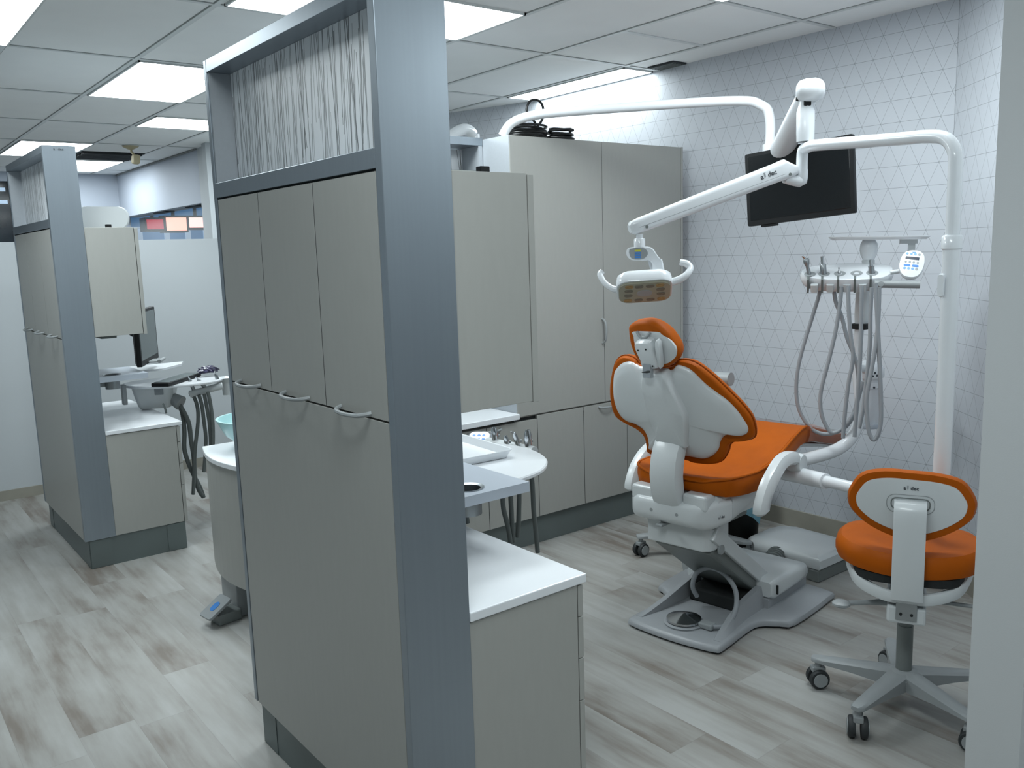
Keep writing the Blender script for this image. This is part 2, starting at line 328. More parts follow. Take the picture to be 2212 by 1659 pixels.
G = {'shell':((0.471,0.098),(0.474,0.125),(0.489,0.156),(0.478,0.201),(0.448,0.242),(0.414,0.267),(0.347,0.289),(0.288,0.297),(0.239,0.287),(0.209,0.256),(0.202,0.205),(0.183,0.165),(0.148,0.149),(0.112,0.15),(0.084,0.142),(0.088,-0.029),(0.087,-0.066),(0.087,-0.108),(0.107,-0.147),(0.138,-0.175),(0.175,-0.19),(0.202,-0.213),(0.21,-0.247),(0.207,-0.282),(0.219,-0.302),(0.243,-0.308),(0.277,-0.295),(0.317,-0.274),(0.356,-0.243),(0.383,-0.21),(0.421,-0.166),(0.459,-0.134),(0.481,-0.109),(0.492,-0.076),(0.489,-0.058),(0.474,-0.043),(0.466,-0.017),(0.464,0.015)),'cush':((0.472,0.129),(0.489,0.142),(0.501,0.167),(0.501,0.203),(0.484,0.237),(0.449,0.269),(0.382,0.303),(0.321,0.324),(0.26,0.332),(0.21,0.322),(0.186,0.276),(0.171,0.219),(0.151,0.187),(0.127,0.174),(0.091,0.175),(0.057,0.165),(0.061,-0.006),(0.054,-0.043),(0.054,-0.086),(0.059,-0.134),(0.078,-0.172),(0.118,-0.201),(0.152,-0.215),(0.169,-0.237),(0.175,-0.276),(0.186,-0.309),(0.205,-0.322),(0.24,-0.324),(0.28,-0.317),(0.331,-0.288),(0.376,-0.253),(0.425,-0.212),(0.464,-0.174),(0.491,-0.14),(0.504,-0.108),(0.505,-0.067),(0.492,-0.046),(0.48,-0.032),(0.468,0.008),(0.458,0.061)),'spine':((0.462,0.073),(0.472,0.055),(0.478,-0.016),(0.463,-0.037),(0.401,-0.061),(0.344,-0.08),(0.297,-0.092),(0.249,-0.086),(0.174,-0.068),(0.151,-0.055),(0.152,0.06),(0.211,0.067),(0.294,0.088),(0.374,0.087),(0.422,0.086)),'head':((0.159,0.111),(0.172,0.096),(0.182,0.071),(0.186,0.045),(0.187,0.021),(0.182,-0.006),(0.17,-0.032),(0.155,-0.052),(0.136,-0.07),(0.111,-0.085),(0.088,-0.095),(0.068,-0.097),(0.049,-0.093),(0.028,-0.08),(0.011,-0.059),(-0.002,-0.032),(-0.007,-0.007),(-0.009,0.012),(-0.008,0.051),(-0.003,0.083),(0.014,0.094),(0.032,0.105),(0.055,0.113),(0.085,0.118),(0.116,0.118),(0.14,0.115)),'headshell':((0.147,0.085),(0.15,-0.026),(0.141,-0.044),(0.126,-0.067),(0.107,-0.084),(0.087,-0.094),(0.067,-0.093),(0.048,-0.084),(0.03,-0.065),(0.018,-0.042),(0.013,-0.011),(0.012,0.03),(0.012,0.067),(0.036,0.078),(0.062,0.087),(0.095,0.092),(0.126,0.09)),'headbr':((0.112,0.059),(0.126,0.042),(0.127,-0.006),(0.113,-0.013),(0.085,-0.022),(0.03,-0.028),(0.013,-0.018),(0.014,0.039),(0.044,0.044),(0.084,0.056)),'hoses':{'a':((3.381,2.136,1.42),(3.38,2.137,1.382),(3.366,2.161,1.276),(3.347,2.192,1.142),(3.337,2.209,1.045),(3.334,2.214,0.953),(3.339,2.206,0.875),(3.352,2.184,0.817),(3.371,2.152,0.772),(3.396,2.11,0.755),(3.421,2.069,0.764),(3.442,2.033,0.792),(3.458,2.007,0.845),(3.467,1.991,0.929),(3.475,1.977,0.993)),'b':((3.374,2.069,1.415),(3.38,2.06,1.341),(3.392,2.038,1.279),(3.405,2.017,1.185),(3.418,1.995,1.123),(3.428,1.979,1.055),(3.43,1.974,0.967),(3.424,1.984,0.871),(3.407,2.013,0.806)),'c':((3.356,2.021,1.407),(3.354,2.024,1.337),(3.347,2.036,1.226),(3.336,2.054,1.114),(3.323,2.077,0.995),(3.319,2.084,0.937),(3.321,2.08,0.867),(3.331,2.063,0.811),(3.343,2.042,0.78),(3.358,2.017,0.787),(3.376,1.988,0.821),(3.39,1.964,0.872)),'d':((3.335,1.978,1.412),(3.338,1.974,1.315),(3.344,1.964,1.194),(3.349,1.955,1.133),(3.347,1.958,1.072),(3.342,1.967,1.01),(3.336,1.976,0.885),(3.333,1.981,0.765)),'e':((3.328,1.913,1.413),(3.328,1.912,1.294),(3.329,1.911,1.138),(3.326,1.916,0.955),(3.322,1.922,0.782)),'f':((3.312,1.861,1.408),(3.311,1.862,1.297),(3.312,1.861,1.173),(3.307,1.869,1.023),(3.303,1.876,0.914),(3.296,1.888,0.828)),'g':((3.284,1.829,1.427),(3.289,1.821,1.3),(3.295,1.811,1.149),(3.3,1.803,1.013),(3.303,1.798,0.894),(3.3,1.802,0.828),(3.291,1.818,0.79),(3.281,1.835,0.82),(3.276,1.844,0.892),(3.274,1.846,0.97),(3.282,1.832,1.089),(3.289,1.821,1.195),(3.292,1.817,1.3),(3.291,1.817,1.41))},
'lhoses':{'a':((1.6,5.35,0.757),(1.623,5.35,0.681),(1.625,5.35,0.571),(1.615,5.35,0.462),(1.631,5.35,0.373),(1.659,5.35,0.281),(1.689,5.35,0.2),(1.705,5.35,0.134)),'b':((1.596,5.32,0.755),(1.644,5.32,0.633),(1.651,5.32,0.51),(1.658,5.32,0.386),(1.655,5.32,0.275),(1.667,5.32,0.211),(1.687,5.32,0.157)),'c':((1.675,5.29,0.802),(1.696,5.29,0.727),(1.693,5.29,0.63),(1.661,5.29,0.464),(1.643,5.29,0.32),(1.625,5.29,0.182)),'d':((1.703,5.26,0.796),(1.715,5.26,0.728),(1.719,5.26,0.63),(1.722,5.26,0.532),(1.712,5.26,0.436),(1.692,5.26,0.317)),'e':((1.725,5.23,0.802),(1.734,5.23,0.717),(1.742,5.23,0.607),(1.738,5.23,0.486),(1.722,5.23,0.366)),'f':((1.738,5.2,0.816),(1.748,5.2,0.731),(1.751,5.2,0.622),(1.744,5.2,0.514),(1.725,5.2,0.383)),'g':((1.463,5.17,0.785),(1.473,5.17,0.754),(1.477,5.17,0.725))},
'nhoses':{'a':((1.791,2.2,0.853),(1.795,2.2,0.802),(1.797,2.2,0.723),(1.804,2.2,0.643),(1.809,2.2,0.576)),'b':((1.666,2.2,0.804),(1.669,2.2,0.758),(1.681,2.2,0.71),(1.691,2.2,0.657),(1.692,2.2,0.63)),'c':((1.7,2.2,0.805),(1.701,2.2,0.744),(1.702,2.2,0.705),(1.706,2.2,0.638)),'d':((1.737,2.2,0.811),(1.734,2.2,0.756),(1.73,2.2,0.699),(1.724,2.2,0.65)),'e':((1.517,2.2,0.78),(1.522,2.2,0.745))},
'nh':((2.022,2.704,0.855),(2.004,2.604,0.855),(2.024,2.56,0.855),(2.04,2.52,0.855)),'kpd':(2.016,2.802,0.86)}
# ================================================================== SETTING
CZ = 2.66
struct('floor', bx(-1.6, 6.0, -1.4, 12.6, -.05, 0), 'floor')
# ceiling: slab, shadow joints and t-bars (lights sit in the grid)
GX = [.82+.613*k for k in range(-4, 9)]; GY = [3.775+1.187*k for k in range(-5, 8)]
ce = struct('ceiling', bx(-1.6, 6.0, -1.4, 12.6, CZ+.005, CZ+.08), 'ceil')
bm = B()
for x in GX: box(bm, x-.012, x+.012, -1.4, 12.6, CZ, CZ+.014)
for y in GY: box(bm, -1.6, 6., y-.012, y+.012, CZ+.0005, CZ+.014)
box(bm, 3.285, 3.88, 3.18, 3.204, CZ+.0005, CZ+.014)
struct('trim_1', bm, 'tbar')
bm = B()
for x in GX:
    for s in (-.015, .015): box(bm, x+s-.002, x+s+.002, -1.4, 12.6, CZ+.0035, CZ+.0055)
for y in GY:
    for s in (-.015, .015): box(bm, -1.6, 6., y+s-.002, y+s+.002, CZ+.0035, CZ+.0055)
struct('trim_2', bm, 'gap')
lights = [  # x0,x1,y0,y1,label
    (.835, .22, 3.79, 4.945, 'lit square-cornered ceiling panel cut off by the top left corner of the photo'),
    (1.45, 2.035, 4.985, 6.13, 'large lit ceiling panel whose right end is hidden by the near cabinet post'),
    (2.06, 3.26, 6.78, 7.32, 'thin lit ceiling panel below the larger one, left of the near cabinet post'),
    (1.45, 2.035, 8.54, 9.69, 'lit ceiling panel directly above the top of the far cabinet'),
    (2.06, 2.64, 9.90, 11.05, 'farthest small lit ceiling panel beyond the dark slatted vent'),
    (1.46, 2.645, 3.19, 3.75, 'lit ceiling panel crossing behind the top of the near cabinet post'),
    (3.895, 4.15, 3.80, 4.93, 'lit ceiling strip against the patterned wall above the cable coil'),
    (2.68, 3.26, 1.42, 2.575, 'lit ceiling panel whose corner just shows at the top edge over the dental chair'),
]
hidden = [(.235, .82, .24, 1.38), (2.68, 3.26, -1.1, -.0)]  # unseen panels, added to brighten the near cabinet, post and bay
lights += [h+(b,) for h, b in zip(hidden, ('added unseen fill panel in the ceiling over the camera', 'added unseen fill panel in the ceiling beyond the right wall end'))]
for i, L in enumerate(lights):
    x0, x1 = sorted(L[:2]); y0, y1 = L[2:4]
    t = thing('ceiling_light', L[4], 'ceiling light', ((x0+x1)/2, (y0+y1)/2, CZ), 0, 'flat lit panels in the ceiling grid')
    hx, hy = (x1-x0)/2, (y1-y0)/2
    df = obj('diffuser', bx(-hx+.008, hx-.008, -hy+.008, hy-.008, -.003, .012), 'lamp', t)
    df.data.materials.append(M['tbar'])
    for f in df.data.polygons: f.material_index = 0 if f.normal.z < -.5 else 1
    bm = B()
    for a in ((-hx, hx, -hy, -hy+.01), (-hx, hx, hy-.01, hy), (-hx, -hx+.01, -hy, hy), (hx-.01, hx, -hy, hy)): box(bm, *a, -.006, .012)
    obj('frame', bm, 'tbar', t)
def wallstrip(name, pts, z0=0, z1=CZ+.01, m='wallpaper', u0=None, th=.1, kind=True):
    """vertical wall following pts on its room side, thickness added outwards, uv in metres along the wall"""
    bm = B(); uvl = bm.loops.layers.uv.new('UVMap')
    us = [0.]
    for a, b in zip(pts, pts[1:]): us.append(us[-1]+math.dist(a, b))
    off = (u0 or 0)
    # outer offset
    outer = []
    for i, p in enumerate(pts):
        ns = []
        for a, b in zip(pts[max(i-1, 0):i+1], pts[max(i-1, 0)+1:i+2]):
            d = Vector((b[0]-a[0], b[1]-a[1])).normalized(); ns.append(Vector((d.y, -d.x)))
        n = sum(ns, Vector((0, 0))).normalized(); outer.append((p[0]+n.x*th, p[1]+n.y*th))
    def q(P, Q, ua, ub):
        vs = [bm.verts.new((P[0], P[1], z0)), bm.verts.new((Q[0], Q[1], z0)), bm.verts.new((Q[0], Q[1], z1)), bm.verts.new((P[0], P[1], z1))]
        f = bm.faces.new(vs)
        for l, (u, v) in zip(f.loops, ((ua, z0), (ub, z0), (ub, z1), (ua, z1))): l[uvl].uv = (u, v)
    for i in range(len(pts)-1):
        q(pts[i], pts[i+1], off+us[i], off+us[i+1]); q(outer[i], outer[i+1], off+us[i], off+us[i+1])
    for P, Q in ((pts[0], outer[0]), (pts[-1], outer[-1])): q(P, Q, 0, th)
    for i in range(len(pts)-1):
        for z in (z0, z1):
            vs = [bm.verts.new((*pts[i], z)), bm.verts.new((*pts[i+1], z)), bm.verts.new((*outer[i+1], z)), bm.verts.new((*outer[i], z))]
            bm.faces.new(vs)
    bmesh.ops.remove_doubles(bm, verts=bm.verts, dist=1e-5)
    return struct(name, bm, m)
# room side on the left when walking in -y
CORNER = (4.165, 5.03)
wp = [(2.95, 8.2), (3.45, 7.1), CORNER, (4.165, 1.963), (2.95, .62)]
wallstrip('wall_right', [(4.165, 1.963), CORNER], u0=1.963, th=.1)
q_ = math.dist(wp[3], wp[4])
wallstrip('wall_right_front', [wp[4], (4.163, 1.961)], u0=1.963-q_, th=.1)
wallstrip('wall_right_back', [(4.163, 5.032), wp[1]], u0=5.03, th=.1)
wallstrip('wall_right_far', [wp[1], (3.02, 8.10)], m='wall', th=.1)
bm = B(); prism(bm, [(4.163, 5.03), (4.163, 1.963), (4.151, 1.9635), (4.151, 5.03)], 0, .10)
prism(bm, [(4.151, 1.9635), (4.163, 1.963), (2.96, .634), (2.952, .643)], 0, .10)
struct('baseboard_right', bm, 'base')
# wall end standing in the right foreground
struct('wall_front', bx(2.30, 3.4, .843, .978, 0, CZ+.01), 'stub')
struct('wall_near', bx(-1.6, 6., -1.45, -1.35, 0, CZ+.02), 'nearwall')
struct('wall_left', bx(-1.65, -1.55, -1.4, 12.6, 0, CZ+.02), 'wall')
struct('wall_back', bx(1.80, 3.06, 11.45, 11.6, 0, CZ+.02), 'soffit')
struct('wall_side', bx(3.4, 3.5, -1.4, .84, 0, CZ+.02), 'wall')
# upper wall over the opening on the far right side of the long room
struct('wall_soffit', bx(2.95, 3.16, 8.55, 11.45, 2.15, CZ+.01), 'soffit')
bm = bx(2.88, 3.0, 8.12, 8.22, 0, CZ+.01); box(bm, 2.95, 3.1, 8.22, 8.549, 0, CZ+.01)
struct('wall_pier', bm, 'wall')
struct('wall_sill', bx(2.95, 3.16, 8.55, 11.45, 0, .9), 'wall')
bm = bx(2.935, 2.95, 8.56, 11.44, CZ-.012, CZ); struct('trim_3', bm, 'gap')
struct('wall_half', bx(-1.55, 2.9, 6.77, 6.89, 0, 1.765), 'wall')
struct('baseboard_left', bx(-1.55, 2.9, 6.758, 6.77, 0, .07), 'base')
# dark glazed end of the corridor
struct('window_1', bx(-1.55, 1.80, 11.5, 11.6, .0, 2.56), 'darkglass')
struct('wall_header', bx(-1.55, 1.80, 11.42, 11.6, 2.56, CZ+.01), 'soffit')
for z, x1, lb in ((2.31, 1.755, 'lower pale painted reflection'), (2.45, 1.745, 'upper pale painted reflection')):
    o = obj('painted_reflection', bx(1.55, x1, 11.485, 11.499, z, z+.04), 'glimmer'); tag(o, lb+' on the dark glass at the far left edge', 'painted reflection')  # glowing strips stand in for reflections in the dark glass
# glazed opening with lit shop signs beyond
struct('window_2', bx(3.05, 3.06, 8.56, 11.44, .9, 2.15), mat('clear window glass', (235, 240, 242), .02, alpha=.12, var=.01))
def sign(x0, x1, z0, z1, m, label, y=13.5):
    t = thing('lit_sign', label, 'sign', ((x0+x1)/2, y, z0), 0, 'lit sign boxes seen through the far opening')
    h = (x1-x0)/2
    obj('panel', bx(-h, h, -.03, .0, 0, z1-z0), m, t); obj('sign_case', bx(-h-.03, h+.03, .001, .25, -.03, z1-z0+.03), 'black', t)
    obj('hanger', bx(-.02, .02, .1, .14, z1-z0+.03, 2.44-z0), 'black', t)
# ------------------------------------------------------------------ ceiling fittings
t = thing('ceiling_vent', 'small dark square vent in the ceiling beside the patterned wall', 'vent', (4.09, 3.635, CZ))
obj('vent_frame', bx(-.06, .06, -.10, .10, -.004, .010), 'ventdark', t)
bm = B()
for k in range(5): box(bm, -.05+k*.022, -.045+k*.022, -.09, .09, -.009, -.0045)
obj('louvre', bm, 'midgrey', t)
t = thing('ceiling_vent', 'dark slatted ceiling vent beyond the post of the far cabinet', 'vent', (2.35, 9.42, CZ))
obj('vent_frame', bx(-.29, .29, -.27, .27, -.004, .010), 'ventdark', t)
bm = B()
for k in range(9): box(bm, -.27, .27, -.25+k*.06, -.235+k*.06, -.02, -.0045)
obj('louvre', bm, 'rubber', t)
t = thing('ceiling_vent', 'dark vent corner beside the lit panel at the top left edge', 'vent', (.50, 5.22, CZ))
obj('vent_frame', bx(-.28, .28, -.24, .24, -.004, .010), 'ventdark', t)
t = thing('ceiling_speaker', 'small cream swivel detector hanging from the ceiling near the far cabinet', 'detector', (2.36, 8.60, CZ))
obj('mounting_plate', lathe(B(), [(.001, 0), (.075, 0), (.06, -.012), (.02, -.03), (.001, -.03)]), 'tan', t, smooth=True)
obj('stem', tube(B(), [(0, 0, -.02), (.004, 0, -.05), (.02, -.01, -.075)], .011), 'tan', t, smooth=True)
obj('detector_head', pillow(B(), rrect(.075, .09, .02), [(.3, -.03), (.9, -.025), (1, -.01), (.85, .02), (.2, .03)], frame_mp((.028, -.02, -.12), (.9, .3, 0), (.1, 0, 1), (-.3, .95, 0)), smooth=0), 'tan', t, smooth=True)
# ================================================================== TREATMENT CONSOLES
def console(x0, y0, W, far, label, logo_on=False):
    """two sided cabinet: tall doors face -x, drawers and upper cupboard face +x.  local origin at its near left foot"""
    t = thing('treatment_console', label, 'cabinet', (x0, y0, 0), 0, 'tall two-sided treatment cabinets')
    pw, dp, ZB, ZT = far['pw'], far['dp'], .155, 2.185
    obj('end_panel', bx(0, pw, 0, .028, ZB, ZT), 'frame', t, bev=.002)
    obj('end_panel', bx(0, pw, W-.022, W, ZB, ZT), 'frame', t, bev=.002)
    obj('carcass', bx(.022, pw-.002, .029, W-.023, ZB+.004, 1.784), 'laminate', t)
    obj('kickboard', bx(.02, dp-.02, .01, W-.01, 0, ZB+.003), 'kick', t)
    for q in ((.018, .0195, .012, .10), (.018, .0195, W-.12, W-.012), (.022, .13, .006, .0095), (dp-.12, dp-.021, .006, .0095)):
        obj('kick_bracket', bx(*q, .002, ZB-.002), 'kick', t)
    ys = [.031, W*.338, W*.674, W-.025]
    obj('door_gap', bx(.0204, .0218, .030, W-.024, .16, 1.783), 'dark', t)
    for y in ys[1:3]: obj('seam_shade', bx(.0024, .0202, y-.0017, y+.0017, 1.229, 1.778), 'dark', t)  # dark strips paint the shade of the open seams between doors
    for i in range(3):
        d = obj('door', bx(.002, .020, ys[i]+.0019, ys[i+1]-.0019, 1.2275, 1.779), 'laminate', t, bev=.0004, seg=1)
        yc = ys[i]+(ys[i+1]-ys[i])*.50; h = min(.075, (ys[i+1]-ys[i])*.25)
        obj('door_handle', bow(B(), (.003, yc-h, 1.236), (.003, yc+h, 1.236), (-.034, 0, -.006)), 'greyplastic', d, smooth=True)
    obj('lower_panel', bx(.002, .020, ys[0]+.0012, ys[3]-.0012, ZB, 1.2225), 'laminate', t, bev=.001)
    obj('rail', bx(.0, pw, .0285, W-.0225, 1.785, 1.828), 'frame', t, bev=.001)
    obj('top_beam', bx(.0, pw, .0285, W-.0225, 2.149, ZT-.001), 'frame', t, bev=.001)
    obj('niche_side', bx(.004, pw-.01, W-.030, W-.0225, 1.8285, 2.1485), 'sidelight', t)
    p = B(); box(p, 0, .006, 0, W-.066, 0, .3195)
    obj('reed_panel', p, 'reeds', t, loc=(.068, .033, 1.829))
    # counter side
    cx = dp-.025
    obj('side_panel', bx(pw+.001, cx, .004, .024, ZB+.002, .702), 'laminate', t, bev=.001)
    obj('drawer_case', bx(pw+.001, cx-.001, .025, W-.02, ZB+.004, .700), 'laminate', t)
    zs = [.157, .366, .49, .61, .700]
    obj('drawer_gap', bx(cx-.0008, cx+.002, .006, W-.022, .162, .699), 'dark', t)
    for a, b in zip(zs, zs[1:]):
        d = obj('drawer', bx(cx+.003, cx+.021, .004, W-.02, a+.0015, b-.0015), 'laminate', t, bev=.001)
        obj('drawer_handle', bow(B(), (cx+.02, W/2-.07, b-.03), (cx+.02, W/2+.07, b-.03), (.03, 0, 0)), 'greyplastic', d, smooth=True)
    ux = far['ux']
    u = obj('upper_cupboard', bx(pw+.001, ux, .004, W-.02, 1.225, 1.784), 'laminate', t, bev=.001)
    obj('door_gap', bx(ux+.0003, ux+.0025, .008, W-.024, 1.228, 1.779), 'dark', t)
    obj('cupboard_door', bx(ux+.003, ux+.021, .004, W-.02, 1.222, 1.781), 'laminate', t, bev=.001)
    obj('hinge_cap', bx(pw+.118, pw+.146, .05, .07, 1.784, 1.802), 'black', t, bev=.002)
    obj('drip_light', bx(pw+.05, pw+.13, .1, .5, 1.205, 1.2245), 'midgrey', t, bev=.004)
    if logo_on: logo((.073, -.0006, ZT-.018), (1, 0, 0), (0, 0, 1), .018, t)
    return t
console(.96, 1.6535, 1.015, dict(pw=.18, dp=.562, ux=.401), 'near tall grey cabinet with silver post in the centre foreground')
console(.915, 4.85, 1.07, dict(pw=.152, dp=.54, ux=.392), 'far tall grey cabinet with silver post at the left', True)
tag(obj('worktop', bx(1.1405, 1.528, 1.652, 2.65, .7045, .730), 'solid', bev=.003), 'white worktop beside the near cabinet post, in the lower centre of the photo', 'worktop', 'white worktops')
tag(obj('worktop', bx(1.0675, 1.464, 4.848, 5.90, .7045, .726), 'solid', bev=.003), 'white worktop beside the far cabinet post at the left', 'worktop', 'white worktops')
# frosted pull-out shelves with a cup hole
def shelf(x0, x1, y0, y1, z, hx, hy, label, cup=True):
    t = thing('pull_out_shelf', label, 'shelf', ((x0+x1)/2, (y0+y1)/2, z-.03), 0, 'frosted pull-out shelves')
    hw, hd = (x1-x0)/2, (y1-y0)/2
    bm = B(); n = 32; R = .038; cx, cy = hx-(x0+x1)/2, hy-(y0+y1)/2
    circ = [(cx+R*math.cos(2*PI*k/n), cy+R*math.sin(2*PI*k/n)) for k in range(n)]
    def rad(k):   # matching point on the rectangle
        a = 2*PI*k/n; c, s = math.cos(a), math.sin(a)
        ts = []
        if abs(c) > 1e-6: ts += [((hw if c > 0 else -hw)-cx)/c]
        if abs(s) > 1e-6: ts += [((hd if s > 0 else -hd)-cy)/s]
        q = min(v for v in ts if v > 0); return (cx+q*c, cy+q*s)
    rect = [rad(k) for k in range(n)]
    for cnr in ((hw, hd), (hw, -hd), (-hw, hd), (-hw, -hd)):
        i = min(range(n), key=lambda k: math.dist(rect[k], cnr)); rect[i] = cnr
    rings = [[(a, b, z0) for a, b in P] for P, z0 in ((circ, .03), (rect, .03), (rect, 0), (circ, 0), (circ, .03))]
    ring_loft(bm, rings, cap=False)
    obj('shelf_board', bm, 'frost', t)
    c2 = lathe(B(), [(.036, -.045), (.037, .030), (.048, .033), (.048, .0305), (.0385, .0295), (.0385, -.048), (.001, -.048), (.001, -.045), (.036, -.045)], (cx, cy, 0))
    obj('cup_ring', c2, 'steel', t, smooth=True)
    obj('bracket', bx(-hw*.9, -hw*.1, -hd*.6, -hd*.3, -.035, -.0005), 'greyplastic', t, bev=.004)
shelf(1.1415, 1.575, 1.945, 2.335, .92, 1.405, 2.02, 'frosted pull-out shelf with cup hole beside the near cabinet post')
shelf(1.0695, 1.375, 5.09, 5.50, .985, 1.20, 5.16, 'frosted pull-out shelf beside the far cabinet post at the left')
# ================================================================== REAR CABINETS
YR = 3.53
t = thing('tall_cabinet', 'wide tall grey cabinet against the patterned wall behind the dental chair', 'cabinet', (2.79, YR, 0))
X = 2.79
obj('side_panel', bx(0, .022, .003, .42, .7265, 2.178), 'sidelight', t, bev=.001)
obj('carcass', bx(.022, 1.31, .02, .42, .7265, 2.176), 'laminate', t)
obj('end_panel', bx(1.30, 1.318, -.002, .42, .7265, 2.178), 'laminate', t, bev=.001)
obj('door_gap', bx(.023, 1.299, .0192, .0198, .73, 2.174), 'dark', t)
obj('seam_shade', bx(.6458, .6482, .0012, .0191, .73, 2.175), 'dark', t)  # seam between the tall doors, its shade painted as a dark strip
for a, b, hs in ((.003, .6455, 1), (.6485, 1.298, 0)):
    d = obj('door', bx(a, b, 0, .019, .7285, 2.176), 'laminate', t, bev=.001)
    if hs: obj('door_handle', bow(B(), (.632, .001, 1.065), (.632, .001, 1.205), (0, -.034, 0), .006), 'greyplastic', d, smooth=True)
t2 = thing('base_cabinet', 'low grey cupboard row with dark kickboard along the back of the bay', 'cabinet', (1.62, YR, 0))
obj('door_gap', bx(.003, 1.164, .0192, .0198, .162, .698), 'dark', t2)
obj('door_gap', bx(1.168, 2.486, .0192, .0198, .162, .718), 'dark', t2)
xs = [1.62, 1.93, 2.24, 2.585, 2.926, 3.266, 3.613, 3.95, 4.108]
for i, (a, b) in enumerate(zip(xs, xs[1:])):
    d = obj('door', bx(a-1.62+.0018, b-1.62-.0018, 0, .019, .1585, .7195 if a > 2.78 else .7015), 'laminate', t2, bev=.001)
    c = (a+b)/2-1.62
    if i: obj('seam_shade', bx(a-1.62-.0016, a-1.62+.0016, .0006, .0191, .16, .70), 'dark', t2)  # dark strip in place of the shade between two doors
    if i == 5: obj('door_handle', bow(B(), (c-.055, .001, .703), (c+.055, .001, .703), (0, -.03, -.004), .006), 'greyplastic', d, smooth=True)
    if i == 2 or i == 3:
        if i == 3: c -= .14
        obj('door_handle', bow(B(), (c-.06, .001, .688), (c+.06, .001, .688), (0, -.03, -.004), .006), 'greyplastic', d, smooth=True)
obj('carcass', bx(0, 1.165, .02, .40, .16, .700), 'laminate', t2)
obj('carcass', bx(1.166, 2.488, .02, .40, .16, .724), 'laminate', t2)
obj('kickboard', bx(.001, 2.47, .025, .41, 0, .154), 'kick', t2)
tag(obj('ledge_worktop', bx(1.62, 2.788, 3.505, 3.93, .7205, .75), 'solid', bev=.003), 'narrow white ledge in the recess left of the tall rear cabinet', 'worktop')
t = thing('display_niche', 'open niche unit with reed-pattern panel left of the tall rear cabinet', 'cabinet', (1.75, 3.75, .751))
obj('back_panel', bx(0, 1.038, .01, .03, 0, 1.27), 'midgrey', t)
obj('top_beam', bx(0, 1.038, 0, .20, 1.396, 1.436), 'frame', t, bev=.001)
obj('niche_side', bx(1.012, 1.037, .002, .20, .9, 1.3955), 'sidelight', t)
obj('niche_floor', bx(0, 1.0115, .0, .20, .86, .899), 'frame', t, bev=.001)
obj('reed_panel', bx(0, 1.0, 0, .006, 0, .48), 'reeds', t, loc=(0.01, .15, .91))
# sink cabinet with curved end
def arc_out(ins=0., back=4.05, front=3.50):
    pts = [(1.62, back), (1.305+ins, back)]
    for k in range(1, 10):
        f = k/10; y = back+(front-back)*f
        pts.append((1.305-.045*math.sin(PI*f)+ins-.02*f, y))
    pts += [(1.30+ins, front), (1.36, front-.05+ins), (1.62, front-.06+ins)]
    return pts
t = thing('sink_cabinet', 'curved-end sink cabinet in a gap left of the near cabinet', 'cabinet', (1.45, 3.8, 0))
def sh0(p): return [(a-1.45, b-3.8) for a, b in p]
obj('cabinet_body', prism(B(), sh0(arc_out(.012)), .175, .712), 'laminate', t)
obj('kickboard', prism(B(), sh0([(1.62, 4.02), (1.36, 4.02), (1.36, 3.55), (1.62, 3.52)]), 0, .174), 'kick', t)
obj('kick_panel', bx(-.16, -.091, -.09, .10, 0, .174), 'greyplastic', t, bev=.004)
o = obj('sink_worktop', prism(B(), arc_out(0), .7125, .735), 'solid', bev=.003); tag(o, 'white curved worktop carrying the blue glass basin', 'worktop')
bp = [(.001, .0), (.05, .0), (.10, .02), (.155, .065), (.185, .125), (.192, .14), (.180, .14), (.172, .126), (.145, .075), (.095, .033), (.04, .014), (.001, .014)]
o = obj('wash_basin', lathe(B(), bp, (1.515, 3.86, .736), seg=40), 'glassblue', smooth=True); tag(o, 'pale blue frosted glass basin on the curved white worktop', 'basin')
t = thing('water_foot_control', 'grey foot pedal with blue oval mark on the floor under the sink cabinet', 'foot pedal', (1.225, 3.72, 0), math.radians(8))
obj('pedal_base', bx(-.04, .07, -.045, .045, 0, .05), 'midgrey', t, bev=.006)
obj('pedal_plate', pillow(B(), rrect(.13, .10, .015), [(.97, -.006), (1, 0), (.97, .006)], frame_mp((-.03, 0, .075), (.86, 0, .50), (0, 1, 0), (-.50, 0, .86)), smooth=0), 'greyplastic', t, smooth=True)
obj('blue_mark', pillow(B(), rrect(.05, .036, .017), [(1, .0062), (1, .0075)], frame_mp((-.03, 0, .075), (.86, 0, .50), (0, 1, 0), (-.50, 0, .86)), smooth=0), 'blue', t)
# things on the rear cabinet
t = thing('cable_coil', 'coiled black cable with one raised loop lying on top of the tall rear cabinet', 'cable', (3.05, 3.66, 2.178))
bm = B(); rnd = random.Random(3)
for c, R, n in (((-.03, 0), .115, 9), ((.16, -.05), .08, 5)):
    pts = []
    for k in range(n*14+1):
        a = 2*PI*k/14; q = R*(.75+.3*rnd.random()) if k % 4 == 0 else R*(.9+.1*math.sin(a*.37)); z = .008+(k/(n*14))*.055+.010*math.sin(a*.5+c[0]*9)
        pts.append((c[0]+q*math.cos(a), c[1]+.7*q*math.sin(a), z))
    tube(bm, pts, .0065, 8, 2)
obj('coil', bm, 'cable', t, smooth=True)
lp = [(-.02, -.02, .05), (.0, -.03, .085), (-.045, -.03, .12), (-.055, -.03, .155), (-.03, -.03, .195), (.015, -.03, .205), (.05, -.03, .185), (.06, -.03, .145), (.045, -.03, .10), (.0, -.03, .06), (-.03, 0, .04)]
obj('raised_loop', tube(B(), lp, .0065, 10, 6), 'cable', t, smooth=True)
